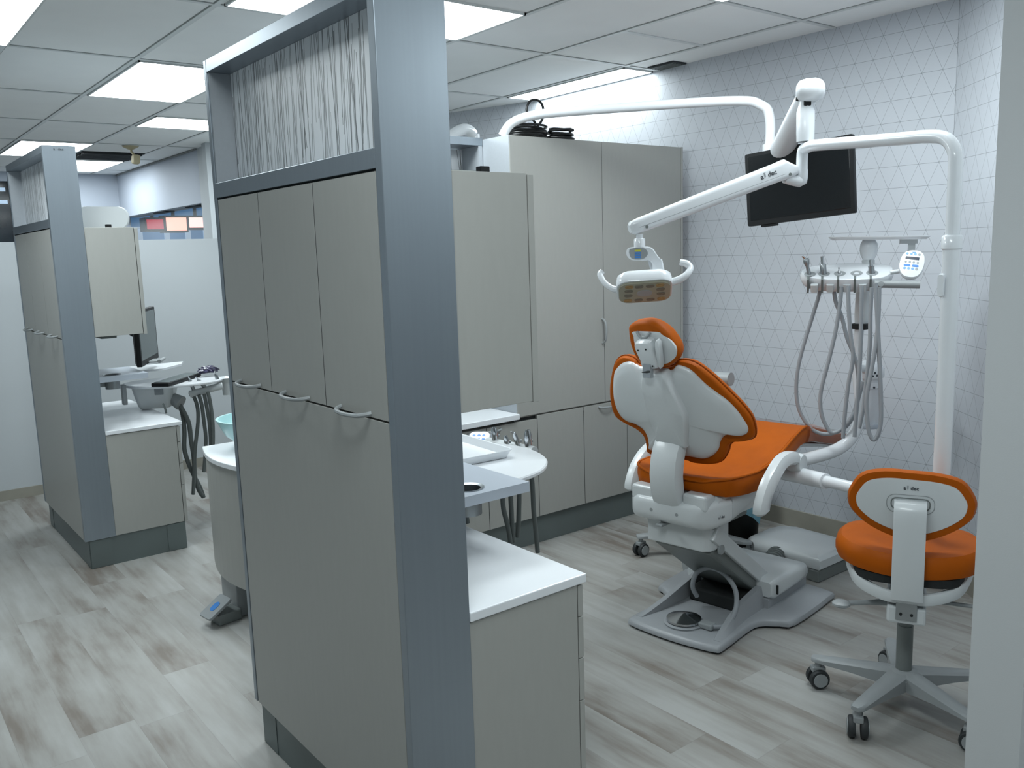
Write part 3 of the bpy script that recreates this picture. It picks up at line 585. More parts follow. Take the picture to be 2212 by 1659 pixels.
# overhead tube standing on the rear cabinet
t = thing('overhead_tube', 'long white bent tube running from the rear cabinet top toward the monitor', 'tube')
p = [(2.80, 3.63, 2.10), (2.815, 3.615, 2.17), (2.85, 3.575, 2.232), (2.92, 3.49, 2.262), (3.05, 3.33, 2.27), (3.52, 2.76, 2.27)]
e = Vector((3.60, 2.60, 0))
p += [(3.625, 2.628, 2.24), (3.65, 2.595, 2.17), (3.65, 2.595, 2.03)]
OT = p
obj('tube', tube(B(), [Vector(q_)+Vector((0,0,.012)) for q_ in p][1:], .0235, 16, 6), 'enamel', t, smooth=True)
obj('coupling', lathe(B(), [(.026, 0), (.034, .004), (.034, .12), (.027, .125)], (3.65, 2.595, 1.945)), 'enamel', t, smooth=True)
# bent arm of the next bay seen over the niche
t = thing('bent_tube', 'glossy white bent tube end seen over the niche unit beam', 'tube')
obj('tube', tube(B(), [(3.00, 4.7, 2.19), (3.15, 4.7, 2.28), (3.30, 4.7, 2.365), (3.37, 4.7, 2.382), (3.42, 4.7, 2.35), (3.43, 4.7, 2.27), (3.43, 4.7, 1.5), (3.43, 4.7, 1.0), (3.43, 4.7, 0)], .036, 16, 5), 'enamel', t, smooth=True)
# ================================================================== DENTAL CHAIR  (local frame: +x toward the toes, +y away from the stool)
CO = Vector((2.585, 2.265, 0)); CA = math.radians(8.5)
ch = thing('dental_chair', 'orange and white dental chair with raised backrest in the middle of the bay', 'dental chair', CO, CA)
tl = math.radians(18)
def bmp(P0, k, n0=0.):
    P0 = Vector(P0); UP = Vector((-math.sin(tl), 0, math.cos(tl))); NN = Vector((math.cos(tl), 0, math.sin(tl)))
    return lambda s, tt, n: P0+UP*s+Vector((0, 1, 0))*tt+NN*(k*tt*tt+n0+n)
BP = (.07, 0, .68)
ctr = (.27, 0)
back = obj('backrest_cushion', pillow(B(), G['cush'], [(.955, .004), (.985, .008), (1., .018), (1.0, .034), (.99, .044), (.95, .054), (.8, .066), (.5, .070), (.2, .070)], bmp(BP, .25), 3, ctr), 'orange', ch, smooth=True)
def ringseam(outl, k, n, mp, r, c=ctr, sm=3):
    O2 = cat_rom([(a, b, 0) for a, b in outl], sm, True)
    P = [mp(c[0]+(q.x-c[0])*k, c[1]+(q.y-c[1])*k, n) for q in O2]; P.append(P[0])
    return tube(B(), P, r, 6)
obj('cushion_piping', ringseam(G['cush'], 1.004, .026, bmp(BP, .25), .0035), 'orangeedge', back, smooth=True)
shl = obj('backrest_shell', pillow(B(), G['shell'], [(.2, -.030), (.55, -.026), (.85, -.016), (.95, -.009), (.985, -.003), (1., .004), (.99, .010)], bmp(BP, .25), 4, ctr), 'white', ch, smooth=True)
obj('spine_cover', pillow(B(), G['spine'], [(.3, -.060), (.9, -.058), (.96, -.053), (.99, -.044), (1, -.03), (1, -.002)], bmp(BP, .1), 3, (.32, 0)), 'white', ch, smooth=True)
obj('spine_slot', bx(-.022, .0, -.004, .020, 0, .003), 'dark', ch).location = (-.172, 0, 1.128)
# link joining the spine to the body
ring = []
for z, x in ((.835, -.030), (.80, -.052), (.76, -.066), (.70, -.074), (.64, -.068), (.59, -.052), (.565, -.036)):
    w2 = .066; ring.append([Vector((x+dx, y+.012, z)) for dx, y in ((.0, -w2+.008), (-.006, -w2*.5), (-.006, w2*.5), (.0, w2-.008), (.012, w2), (.05, w2), (.05, -w2), (.012, -w2))])
obj('backrest_link', ring_loft(B(), ring), 'white', ch, smooth=True)
# headrest
HPt = (-.11, 0, 1.14)
hm = bmp(HPt, 0.0)
hr = obj('headrest_cushion', pillow(B(), G['head'], [(.86, .0), (.93, .004), (.985, .012), (1, .024), (.99, .042), (.95, .056), (.85, .068), (.6, .076), (.3, .078)], hm, 4, (.09, .01)), 'orange', ch, smooth=True)
obj('headrest_shell', pillow(B(), G['headshell'], [(.3, -.004), (.9, -.003), (.98, 0), (1, .004), (.98, .01)], hm, 3, (.08, 0)), 'white', ch, smooth=True)
br = obj('headrest_bracket', pillow(B(), G['headbr'], [(.5, -.052), (.88, -.050), (.96, -.044), (1, -.034), (1, -.006)], hm, 2, (.07, .015)), 'white', ch, smooth=True)
bm = B()
for s_, t_ in ((.092, .040), (.098, .004), (.03, -.012)): lathe(bm, [(.001, 0), (.0035, 0), (.0035, .002), (.001, .002)], hm(s_, t_, -.0535), (1, 0, 0), 10)
obj('screw', bm, 'dark', br)
obj('lever', pillow(B(), [(.128, -.035), (.120, -.045), (.095, -.045), (.02, -.036), (.02, -.026), (.1, -.028)], [(.9, -.038), (1, -.034), (1, -.012)], hm, 2, (.075, -.035)), 'white', br, smooth=True)
obj('slide_bar', bx(-.172, -.150, -.004, .032, 1.105, 1.16), 'chrome', ch, bev=.001).rotation_euler = (0, 0, 0)
bm = tube(B(), [hm(.150, .06, -.01), hm(.135, .045, -.018), hm(.13, .03, -.018), hm(.137, .012, -.018), hm(.150, .0, -.01)], .006, 8, 3)
obj('release_arc', bm, 'greyplastic', ch, smooth=True)
# seat cushion: sections (u, half width, edge top z, thickness, dish)
def section(u, hw, zt, th, dish, nx=-0.):
    pts = []
    for y, z in ((-1, -.55), (-1.0, -.25), (-.985, -.08), (-.95, 0), (-.8, -.02-dish*.4), (-.5, -.02-dish*.8), (0, -.02-dish), (.5, -.02-dish*.8), (.8, -.02-dish*.4), (.95, 0), (.985, -.08), (1.0, -.25), (1, -.55), (.96, -.95), (.7, -1), (0, -1), (-.7, -1), (-.96, -.95)):
        pts.append(Vector((u+nx*(1 if z < -.4 else 0), y*hw, zt+z*th)))
    return pts
S = [(.008, .13, .684, .04, .0), (.018, .175, .694, .065, .05), (.045, .212, .698, .078, .12), (.09, .232, .700, .084, .25), (.16, .242, .698, .088, .35), (.25, .246, .697, .09, .4), (.36, .247, .714, .092, .35), (.46, .245, .745, .09, .25), (.56, .24, .776, .085, .15), (.64, .236, .796, .08, .05), (.70, .232, .800, .08, .0)]
obj('seat_cushion', ring_loft(B(), [section(*s) for s in S]), 'orange', ch, smooth=True)
bm = B()
pts = [Vector((s[0], -s[1]*.985, s[2]-.002)) for s in S][::-1]; q = [Vector((.003, -.08, .682)), Vector((.003, .08, .682))]
tube(bm, pts+q+[Vector((s[0], s[1]*.985, s[2]-.002)) for s in S], .0055, 8, 3)
obj('seat_piping', bm, 'orange', ch, smooth=True)
S2 = [(.70, .232, .800, .08, .0), (.78, .226, .782, .07, .0), (.95, .218, .735, .062, .0), (1.12, .208, .690, .058, .0), (1.26, .198, .655, .056, .0), (1.295, .18, .646, .045, .0), (1.305, .15, .64, .03, 0)]
toe = obj('toe_cushion', ring_loft(B(), [section(*s) for s in S2]), 'orangeedge', ch, smooth=True)
C2 = [(.715, .237, .806, .088, 0), (.80, .231, .787, .082, 0), (.95, .223, .741, .074, 0), (1.12, .213, .697, .070, 0), (1.24, .206, .665, .068, 0)]
obj('vinyl_cover', ring_loft(B(), [section(*s) for s in C2], cap=False), 'tint', ch, smooth=True)
# frame under the seat and leg section
S3 = [(.03, .18, .625, .08, 0), (.12, .20, .622, .10, 0), (.25, .22, .620, .09, 0), (.36, .225, .634, .06, 0), (.46, .22, .664, .04, 0), (.60, .215, .70, .03, 0), (.72, .20, .716, .02, 0), (.95, .19, .672, .02, 0), (1.15, .17, .624, .014, 0)]
obj('seat_frame', ring_loft(B(), [section(*s) for s in S3]), 'white', ch, smooth=True)
# lower body housing
def hous(u, hw, zt, zb, rr_=.03, yc=0.):
    return [Vector((u, a, b)) for a, b in rrect(2*hw, zt-zb, min(rr_, (zt-zb)*.45), 4, yc, (zt+zb)/2)]
bodyh = obj('body_housing', ring_loft(B(), [hous(-.050, .12, .572, .525, .03, .015), hous(-.045, .15, .588, .510, .03, .015), hous(-.025, .178, .600, .495, .03, .012), hous(.02, .192, .608, .492, .03, .008), hous(.085, .205, .614, .502), hous(.092, .207, .614, .505)]), 'white', ch, smooth=True)
obj('body_skirt', ring_loft(B(), [hous(.096, .207, .622, .507), hous(.16, .215, .630, .525), hous(.26, .222, .640, .560), hous(.38, .226, .66, .600), hous(.50, .226, .685, .645), hous(.58, .22, .70, .668)]), 'white', ch, smooth=True)
for y0, y1 in ((-.165, -.056), (.080, .188)): obj('body_shoulder', bx(-.036, .092, y0, y1, .57, .634), 'white', ch, bev=.012, seg=3)
obj('body_ledge', ring_loft(B(), [[Vector((x, y, z)) for x, z in ((-.046, .575), (-.01, .612), (.02, .612), (.02, .57))] for y in (-.055, .079)]), 'white', ch)
logo((.03, -.1945, .545), (1, -.14, .0), (0, 0, 1), .015, ch)
for y in (.08, -.04): obj('housing_screw', lathe(B(), [(.001, 0), (.007, 0), (.007, .004), (.001, .004)], (-.047, y, .545), (-1, 0, 0), 12), 'greyplastic', bodyh)
obj('release_tab', bx(-.05, .02, .03, .06, .478, .489), 'greyplastic', ch, bev=.003)
obj('underbody', bx(.05, .32, -.15, .16, .478, .51), 'midgrey', ch, bev=.006)
# armrests
def arm(sgn, name):
    yy = sgn*.295
    P = [(.46, yy, .705), (.40, yy, .724), (.32, yy, .720), (.24, yy+sgn*.008, .69), (.175, yy+sgn*.010, .64), (.14, yy+sgn*.010, .58), (.140, yy+sgn*.010, .555)]
    P = cat_rom(P, 4); bm = B(); rings = []
    for i, p in enumerate(P):
        d = (P[min(i+1, len(P)-1)]-P[max(i-1, 0)]).normalized(); nrm = Vector((0, 1, 0)).cross(d).normalized()
        f = i/(len(P)-1); e = 1.0 if .05 < f < .95 else .72
        h = (.025+.012*f)*e; wd = .028*e
        rings.append([p+nrm*a+Vector((0, 1, 0))*b for a, b in ((h, -wd*.6), (h*1.1, 0), (h, wd*.6), (h*.4, wd), (-h*.5, wd), (-h, wd*.5), (-h, -wd*.5), (-h*.5, -wd), (h*.4, -wd))])
    a = obj('armrest', ring_loft(bm, rings), 'white', ch, smooth=True)
    obj('pivot_hub', lathe(B(), [(.001, 0), (.028, 0), (.040, .03), (.041, .075), (.036, .082), (.001, .084)], (.475, sgn*.238, .688), (0, sgn, 0)), 'white', a, smooth=True)
arm(-1, 'r')
arm(1, 'l')
# lifting arm and covers
def slab(pa, pb, hw, th, e=(0, 0)):
    (ua, za), (ub, zb) = pa, pb; d = Vector((ub-ua, 0, zb-za)).normalized(); n = Vector((-d.z, 0, d.x))
    if n.z < 0: n = -n
    bm = B(); r = []
    for P, w_ in ((Vector((ua, 0, za)), hw), (Vector((ub, 0, zb)), hw+e[0])): r.append([P+Vector((0, y, 0))+n*k for y, k in ((-w_, 0), (w_, 0), (w_, -th), (-w_, -th))])
    return ring_loft(bm, r)
obj('lift_arm', slab((.10, .440), (.60, .075), .138, .085), 'midgrey', ch, bev=.012, seg=3)
obj('lift_cover', slab((.075, .488), (.58, .112), .155, .062), 'white', ch, bev=.006, seg=2)
obj('knuckle_cover', prism(B(), [(.02, .148), (.16, .155), (.16, -.155), (.045, -.14), (.02, -.115)], .385, .492), 'white', ch, bev=.008, seg=3)
obj('knuckle_bolt', lathe(B(), [(.001, 0), (.02, 0), (.02, .01), (.001, .01)], (.10, -.148, .385), (0, -1, 0), 14), 'greyplastic', ch, smooth=True)
# base casting
base_o = [(-.035, .20), (-.05, .10), (-.055, 0), (-.05, -.10), (-.035, -.20), (.0, -.222), (.20, -.215), (.29, -.225), (.345, -.29), (.40, -.335), (.74, -.338), (.80, -.30), (.82, 0), (.80, .30), (.74, .338), (.40, .335), (.345, .29), (.29, .225), (.20, .215), (.0, .222)]
bs = obj('base_plate', pillow(B(), base_o, [(.97, .008), (1, .010), (1, .018), (.985, .030), (.95, .036), (.8, .038), (.4, .038)], lambda a, b, n: Vector((a, b, n)), 3, (.38, 0)), 'basegrey', ch, smooth=True)
obj('base_gasket', pillow(B(), base_o, [(.5, 0), (.965, 0), (.965, .0105)], lambda a, b, n: Vector((a, b, n)), 3, (.38, 0)), 'dark', bs)
for s in (-1, 1):
    r = []
    for u, y, h in ((.01, .185, .038), (.06, .175, .05), (.16, .16, .075), (.28, .15, .105), (.40, .15, .125), (.52, .15, .13), (.60, .15, .11)):
        r.append([Vector((u, s*(y-.018), .030)), Vector((u, s*(y-.012), h)), Vector((u, s*(y+.012), h)), Vector((u, s*(y+.03), .034))])
    obj('side_rib', ring_loft(B(), r), 'basegrey', bs, smooth=True)
obj('motor_cover', bx(.30, .58, -.12, .12, .036, .10), 'dark', ch, bev=.01)
hump = [hous(.43, .205, .150, .085, .012), hous(.45, .22, .165, .075, .02), hous(.66, .225, .165, .075, .03), hous(.76, .22, .150, .075, .03), hous(.785, .205, .125, .08, .02)]
hc = obj('base_cover', ring_loft(B(), hump), 'white', ch, smooth=True)
obj('base_hump', ring_loft(B(), [hous(.42, .20, .0795, .030, .006), hous(.79, .20, .0795, .030, .006)]), 'basegrey', ch)
obj('cover_slot', bx(.45, .456, -.2285, -.19, .10, .14), 'dark', hc)
# chrome foot disc with its hose loop, lying on the base
fd = thing('foot_control', 'round chrome foot control disc with grey hose loop on the chair base', 'foot control', CO+Matrix.Rotation(CA, 3, 'Z')@Vector((.075, .005, .038)), CA)
obj('disc', lathe(B(), [(.068, .010), (.073, .014), (.072, .022), (.04, .033), (.008, .042), (.001, .042)], seg=36), 'chrome', fd, smooth=True)
obj('disc_base', lathe(B(), [(.001, 0), (.082, 0), (.084, .006), (.072, .0095), (.001, .0095)], seg=36), 'basegrey', fd, smooth=True)
obj('outlet', bx(-.01, .035, -.135, -.072, .002, .026), 'greyplastic', fd, bev=.006)
obj('hose_loop', tube(B(), [(.01, -.13, .014), (.06, -.165, .014), (.135, -.165, .055), (.185, -.135, .12), (.19, -.08, .175), (.17, -.02, .195), (.15, .03, .165), (.15, .05, .10), (.17, .04, .05)], .0105, 12, 5), 'hose', fd, smooth=True)
# ================================================================== LIGHT POST, DENTAL LIGHT
EL = Vector((2.99, 1.975, 1.955))
lp_ = thing('light_post', 'tall white bent tube post rising behind the orange stool', 'post', (2.79, 1.305, .6))
o_ = Vector((2.79, 1.305, .6))
def lo(P, o): return [Vector(p)-o for p in P]
pth = [(2.84, 1.97, .672), (2.83, 1.78, .665), (2.80, 1.58, .655), (2.77, 1.42, .655), (2.752, 1.33, .668), (2.748, 1.303, .72), (2.762, 1.303, .84), (2.785, 1.305, .95), (2.79, 1.305, 1.10)]
pth = [(3.13, 2.13, .628), (3.02, 1.74, .655), (2.92, 1.52, .668), (2.845, 1.39, .690), (2.81, 1.33, .74), (2.79, 1.308, .82), (2.79, 1.305, .90), (2.79, 1.305, 1.60)]
obj('lower_tube', tube(B(), lo(pth, o_), [.0235, .0235, .024, .025, .0265, .0265, .0265, .0265], 18, 5), 'enamel', lp_, smooth=True)
obj('sleeve', tube(B(), lo([(3.13, 2.13, .628), (3.062, 1.89, .645)], o_), [.036, .032], 18), 'enamel', lp_, smooth=True)
obj('collar', lathe(B(), [(.027, 0), (.031, .004), (.031, .04), (.026, .046)], (0, 0, .96)), 'enamel', lp_, smooth=True)
obj('side_clip', pillow(B(), rrect(.02, .075, .009), [(.6, .0), (1, .004), (.9, .012)], frame_mp((-.028, .012, .85), (0, 1, 0), (0, 0, 1), (-1, 0, 0)), smooth=0), 'enamel', lp_, smooth=True)
top = [(2.79, 1.305, 1.55), (2.79, 1.305, 1.80), (2.793, 1.313, 1.865), (2.806, 1.35, 1.905), (2.828, 1.42, 1.920), (2.86, 1.53, 1.927), (2.96, 1.88, 1.952), (2.975, 1.935, 1.953), (2.988, 1.972, 1.945), (2.992, 1.98, 1.91), (2.992, 1.98, 1.865)]
obj('upper_tube', tube(B(), lo(top, o_), .0215, 18, 6), 'enamel', lp_, smooth=True)
# spring arm
AR = Vector((2.955, 1.995, 1.885)); AL = Vector((2.385, 2.28, 1.672))
t = thing('dental_light', 'white dental operating light on a long sloping arm above the headrest', 'dental light', AL)
d = (AR-AL); L_ = d.length; ex = d.normalized(); ey = Vector((0, 0, 1)).cross(ex).normalized(); ez = ex.cross(ey)
def armring(s, h, wd, zo=0.):
    return [ex*s+ey*a+ez*(b+zo) for a, b in rrect(wd, h, min(wd, h)*.32, 4)]
arm_ = obj('spring_arm', ring_loft(B(), [armring(-.022, .030, .03), armring(-.012, .05, .045), armring(.02, .056, .05), armring(L_*.9, .072, .056), armring(L_-.035, .076, .056), armring(L_-.005, .045, .050, -.012), armring(L_+.01, .03, .04, -.016)]), 'enamel', t, smooth=True)
bm = ring_loft(B(), [[ex*s-ey*(.0253+.003*s/L_)+ez*z for s, z in ((.01, -.004), (L_-.05, -.014), (L_-.05, -.0155), (.01, -.0055))], [ex*s-ey*.02+ez*z for s, z in ((.01, -.004), (L_-.05, -.014), (L_-.05, -.0155), (.01, -.0055))]])
obj('arm_seam', bm, 'greyplastic', arm_)
bm = B()
for s, z in ((.035, -.012), (L_-.035, -.022)): lathe(bm, [(.001, 0), (.006, 0), (.006, .002), (.001, .002)], ex*s-ey*.0278+ez*z, -ey, 12)
obj('arm_screw', bm, 'midgrey', arm_)
logo(ex*(L_-.12)-ey*.0288+ez*.006, ex, ez, .026, arm_)
obj('elbow', tube(B(), lo([(2.992, 1.98, 1.872), (2.992, 1.98, 1.84), (2.985, 1.984, 1.828), (2.93, 2.012, 1.842)], AL), [.0225, .0225, .022, .02], 16, 2), 'enamel', t, smooth=True)
obj('yoke_stem', lathe(B(), [(.013, 0), (.013, .04)], (.012, -.012, -.065)), 'enamel', t, smooth=True)
obj('yoke_collar', lathe(B(), [(.001, 0), (.021, 0), (.021, .030), (.019, .033), (.001, .033)], (.012, -.012, -.075)), 'enamel', t, smooth=True)
vr = Vector((.69, -.724, 0)); vf = Vector((.724, .69, 0))      # across / away
bo = Vector((.012, -.012, -.090))
# face plate with label, J arm
obj('yoke_bracket', pillow(B(), [(-.045, .012), (-.02, .018), (.03, .018), (.05, .008), (.062, -.01), (.075, -.028), (.085, -.04), (.098, -.145), (.06, -.145), (.045, -.045), (.01, -.034), (-.03, -.03), (-.048, -.012)], [(.9, -.013), (1, -.008), (1, .014), (.9, .018)], frame_mp(bo, vr, (0, 0, 1), vf), 3, (.03, -.02)), 'enamel', t, smooth=True)
lab = obj('label_plate', pillow(B(), [(-.038, .008), (-.01, .013), (.02, .010), (.03, -.01), (.01, -.028), (-.03, -.024)], [(1, -.0145), (1, -.0125)], frame_mp(bo, vr, (0, 0, 1), vf), 3), 'greyplastic', t)
bm = B()
for z in (-.002, -.010, -.018): ring_loft(bm, [[bo+vr*a+Vector((0, 0, 1))*b+vf*n for a, b in ((-.018, z), (.004, z), (.004, z-.006), (-.018, z-.006))] for n in (-.0155, -.0145)])
obj('blue_label', bm, 'blue', lab)
bm = ring_loft(B(), [[bo+vr*a+Vector((0, 0, 1))*b+vf*n for a, b in ((-.018, .007), (.004, .007), (.004, .001), (-.018, .001))] for n in (-.0155, -.0145)])
obj('yellow_label', bm, 'yellow', lab)
jm = frame_mp(bo, vr, (0, 0, 1), vf)
obj('yoke_arm', ring_loft(B(), [[jm(a, b, n) for b, n in ((-.12, -.008), (-.12, .02), (-.16, .02), (-.16, -.008))] for a in (.06, .098)]), 'enamel', t, bev=.004)
# head: tilted so that its lens faces down and toward the photographer
hc_ = Vector((2.387, 2.245, 1.452))-AL+Vector((.006, -.002, .002))
ht = math.radians(31); hy = (vf*math.cos(ht)+Vector((0, 0, -1))*math.sin(ht)*-1).normalized(); hy = (vf*math.cos(ht)-Vector((0, 0, 1))*math.sin(ht)).normalized(); hx = (vr+vf*.10).normalized(); hx = (hx-hy*hx.dot(hy)).normalized(); hz = hx.cross(hy)
hmp = frame_mp(hc_, hx, hy, hz)
head = [(-.10, .055), (-.085, .085), (.085, .085), (.10, .055), (.102, -.05), (.085, -.082), (0, -.09), (-.085, -.082), (-.102, -.05)]
head = rrect(.205, .165, .045)
lh = obj('light_head', pillow(B(), head, [(.5, .03), (.88, .028), (.97, .020), (1, .004), (1, -.016), (.985, -.020)], hmp, 0, (0, 0)), 'enamel', t, smooth=True)
ls = obj('lens', pillow(B(), rrect(.19, .15, .04), [(.97, -.018), (1, -.022), (.99, -.028), (.6, -.029)], hmp, 0, (0, 0)), 'lens', t, smooth=True)
for i, (a, b) in enumerate(((-.062, .05), (-.022, .052), (.022, .052), (.062, .05), (-.06, .012), (.06, .012), (-.058, -.022), (.058, -.022), (-.056, -.054), (-.02, -.052), (.02, -.052), (.056, -.054))):
    e_ = i in (0, 3, 8, 11)
    obj('amber_reflector' if e_ else 'led_reflector', pillow(B(), rrect(.032, .022, .010, 3, a, b), [(1, -.0285), (.95, -.0305)], hmp, 0), 'amber' if e_ else 'led', ls)
obj('lens_centre', pillow(B(), rrect(.058, .05, .024), [(1, -.0285), (.95, -.0302)], hmp, 0), 'greyplastic', ls)
for s in (-1, 1):
    P = [hmp(s*.085, -.02, -.004), hmp(s*.125, -.03, .0), hmp(s*.155, -.035, .016), hmp(s*.172, -.03, .045), hmp(s*.160, -.028, .066), hmp(s*.135, -.03, .074)] if s > 0 else [hmp(s*.085, -.0, -.006), hmp(s*.115, -.005, -.004), hmp(s*.145, -.008, .022), hmp(s*.16, -.006, .058), hmp(s*.152, -.006, .072)]
    obj('handle', tube(B(), P, [.014, .014, .013, .012, .014, .011] if s > 0 else [.014, .012, .011, .012, .012], 12, 5), 'enamel', t, smooth=True)
# ================================================================== MONITOR ARM AND MONITOR
KN = Vector((2.985, 1.95, 2.155))
t = thing('monitor_mount', 'thick white knuckle mount standing on the light post elbow', 'monitor mount', (2.992, 1.968, 1.975))
o_ = Vector((2.992, 1.968, 1.975))
obj('column', lathe(B(), [(.001, 0), (.032, 0), (.0325, .004), (.0335, .03), (.034, .11), (.026, .135), (.024, .16), (.001, .16)]), 'enamel', t, smooth=True)
bdir = (Vector((3.29, 2.29, 1.965))-KN)
obj('beam', tube(B(), [KN-o_+Vector((0, 0, .004)), KN-o_+bdir*.10, KN-o_+bdir*.5, KN-o_+bdir*1.0], [.036, .040, .046, .052], 20, 2), 'enamel', t, smooth=True)
kn = lathe(B(), [(.001, -.052), (.022, -.050), (.036, -.040), (.043, -.018), (.044, .018), (.036, .040), (.022, .050), (.001, .052)], KN-o_+Vector((.004, -.002, .005)), (.69, -.724, 0), 24)
obj('knuckle', kn, 'enamel', t, smooth=True)
obj('knuckle_gap', bx(-.028, .026, -.028, .028, .1505, .1695), 'dark', t, bev=.004)
obj('cable_port', pillow(B(), rrect(.028, .028, .007), [(1, 0), (.9, .004)], frame_mp((-.0165, -.0175, .140), (.724, -.69, 0), (0, 0, 1), (-.69, -.724, 0)), smooth=0), 'black', t)
TL, TR, BR_, BL = Vector((3.205, 2.427, 1.976)), Vector((3.250, 1.944, 2.014)), Vector((3.250, 1.887, 1.707)), Vector((3.205, 2.362, 1.676))
mc = (TL+TR+BR_+BL)/4; mx_ = ((TR+BR_)-(TL+BL)).normalized(); my_ = ((TL+TR)-(BL+BR_)); my_ = (my_-mx_*my_.dot(mx_)).normalized(); mz_ = mx_.cross(my_)
if mz_.dot(mc) > 0: mz_ = -mz_
mw_ = ((TR-TL).length+(BR_-BL).length)/2; mh_ = ((TL-BL).length+(TR-BR_).length)/2
t = thing('monitor', 'large black monitor switched off, tilted behind the dental light arm', 'monitor', mc)
mm = frame_mp((0, 0, 0), mx_, my_, mz_)
obj('monitor_case', pillow(B(), rrect(mw_, mh_, .008), [(.6, -.04), (.9, -.03), (.99, -.022), (1, -.018), (1, .0), (.995, .003)], mm, 0, (0, 0)), 'black', t, smooth=True)
obj('screen', pillow(B(), rrect(mw_-.03, mh_-.035, .001, 1, 0, .004), [(1, .0028), (.99, .0038)], mm, 0), 'screen', t)
obj('sensor_bump', pillow(B(), rrect(.075, .012, .004, 3, -mw_*.29, -mh_/2-.004), [(1, -.015), (1, 0)], mm, 0), 'black', t)
obj('mount_plate', pillow(B(), rrect(.12, .12, .01), [(.8, -.075), (1, -.07), (1, -.035)], mm, 0), 'enamel', t)
# ================================================================== DELIVERY UNIT
DC = Vector((3.436, 2.043, 1.451)); vr2 = Vector((.51, -.86, 0)); vf2 = Vector((.86, .51, 0)); UPv = Vector((0, 0, 1))
t = thing('delivery_unit', 'white instrument head with hanging handpiece hoses over the foot of the chair', 'delivery unit', DC)
tu = math.radians(24)
ty = (vf2*math.cos(tu)+UPv*math.sin(tu)).normalized(); tz = vr2.cross(ty).normalized()
dm = frame_mp((-.01, -.005, .005), vr2, ty, tz)
ho = [(-.190, -.01), (-.180, .03), (-.12, .065), (0, .078), (.12, .068), (.175, .04), (.182, .0), (.165, -.045), (.12, -.075), (0, -.085), (-.1, -.075), (-.165, -.05)]
hd = obj('control_head', pillow(B(), ho, [(.5, -.050), (.86, -.046), (.95, -.036), (1, -.012), (.995, .006), (.965, .015), (.9, .018), (.5, .019)], dm, 4, (0, 0)), 'enamel', t, smooth=True)
px_ = [-.155, -.098, -.035, .031, .092]
for i, a in enumerate(px_):
    c = dm(a+.006, -.03, .0175)
    obj('holder_dish', lathe(B(), [(.001, 0), (.020, 0), (.024, .003), (.021, .0042), (.001, .0012)], c-tz*.001, tz, 20), 'greyplastic', hd, smooth=True)
    obj('holder_slot', pillow(B(), [(-.004, -.086), (.004, -.086), (.005, -.045), (.004, -.03), (-.004, -.03), (-.005, -.045)], [(1, -.044), (1, .0188)], frame_mp(dm(a, 0, 0), vr2, ty, tz), 0), 'midgrey', hd)
    if i > 0: obj('valve_cap', pillow(B(), rrect(.030, .020, .006, 3, a-.031, -.080), [(.9, -.040), (1, -.030), (1, -.006)], dm, 0), 'white', hd, smooth=True)
hp = thing('air_water_syringe', 'chrome air water syringe in the leftmost holder of the white instrument head', 'syringe', DC)
def rel(v): return v
def axis(c, k): return (tz*.75+UPv*.6+vr2*k).normalized()
c = dm(px_[0]+.006, -.035, .004)
ax = (UPv-vr2*.22).normalized()
obj('syringe_body', lathe(B(), [(.001, 0), (.008, 0), (.009, .02), (.007, .05), (.012, .062), (.013, .075), (.009, .085), (.001, .086)], c, ax, 16), 'steel', hp, smooth=True)
obj('nozzle', tube(B(), [c+ax*.083, c+ax*.095-vr2*.012], .0045, 8), 'chrome', hp, smooth=True)
def handp(i, prof, tip, label, name='handpiece_coupling'):
    h = thing(name, label, 'dental handpiece', DC); c = dm(px_[i]+.006, -.035, .002); ax = (UPv-vr2*.10).normalized()
    obj('barrel', lathe(B(), prof, c, ax, 18), 'steel', h, smooth=True)
    if tip: obj('tip', lathe(B(), tip, c, ax, 14), 'chrome', h, smooth=True)
handp(1, [(.001, 0), (.010, 0), (.013, .02), (.0135, .055), (.011, .060), (.001, .060)], [(.007, .058), (.007, .09), (.0075, .092), (.005, .092), (.005, .088), (.001, .088)], 'tall grey handpiece in the second holder of the white instrument head')
handp(2, [(.001, 0), (.008, 0), (.010, .01), (.0095, .016), (.006, .018), (.001, .018)], [(.006, .017), (.0065, .022), (.0045, .026), (.005, .032), (.003, .036), (.0035, .042), (.001, .044)], 'small stepped handpiece coupling in the middle holder of the instrument head')
handp(3, [(.001, 0), (.011, 0), (.012, .008), (.009, .009), (.008, .004), (.001, .004)], None, 'short open hose end in the fourth holder of the instrument head')
handp(4, [(.001, 0), (.012, 0), (.014, .012), (.012, .04), (.014, .046), (.001, .046)], [(.008, .045), (.008, .072), (.006, .073), (.006, .068), (.001, .068)], 'chrome handpiece in the rightmost holder of the white instrument head')
for k, P in G['hoses'].items():
    obj('hose', tube(B(), lo(P, DC), .0083, 12, 5), 'hose', t, smooth=True)
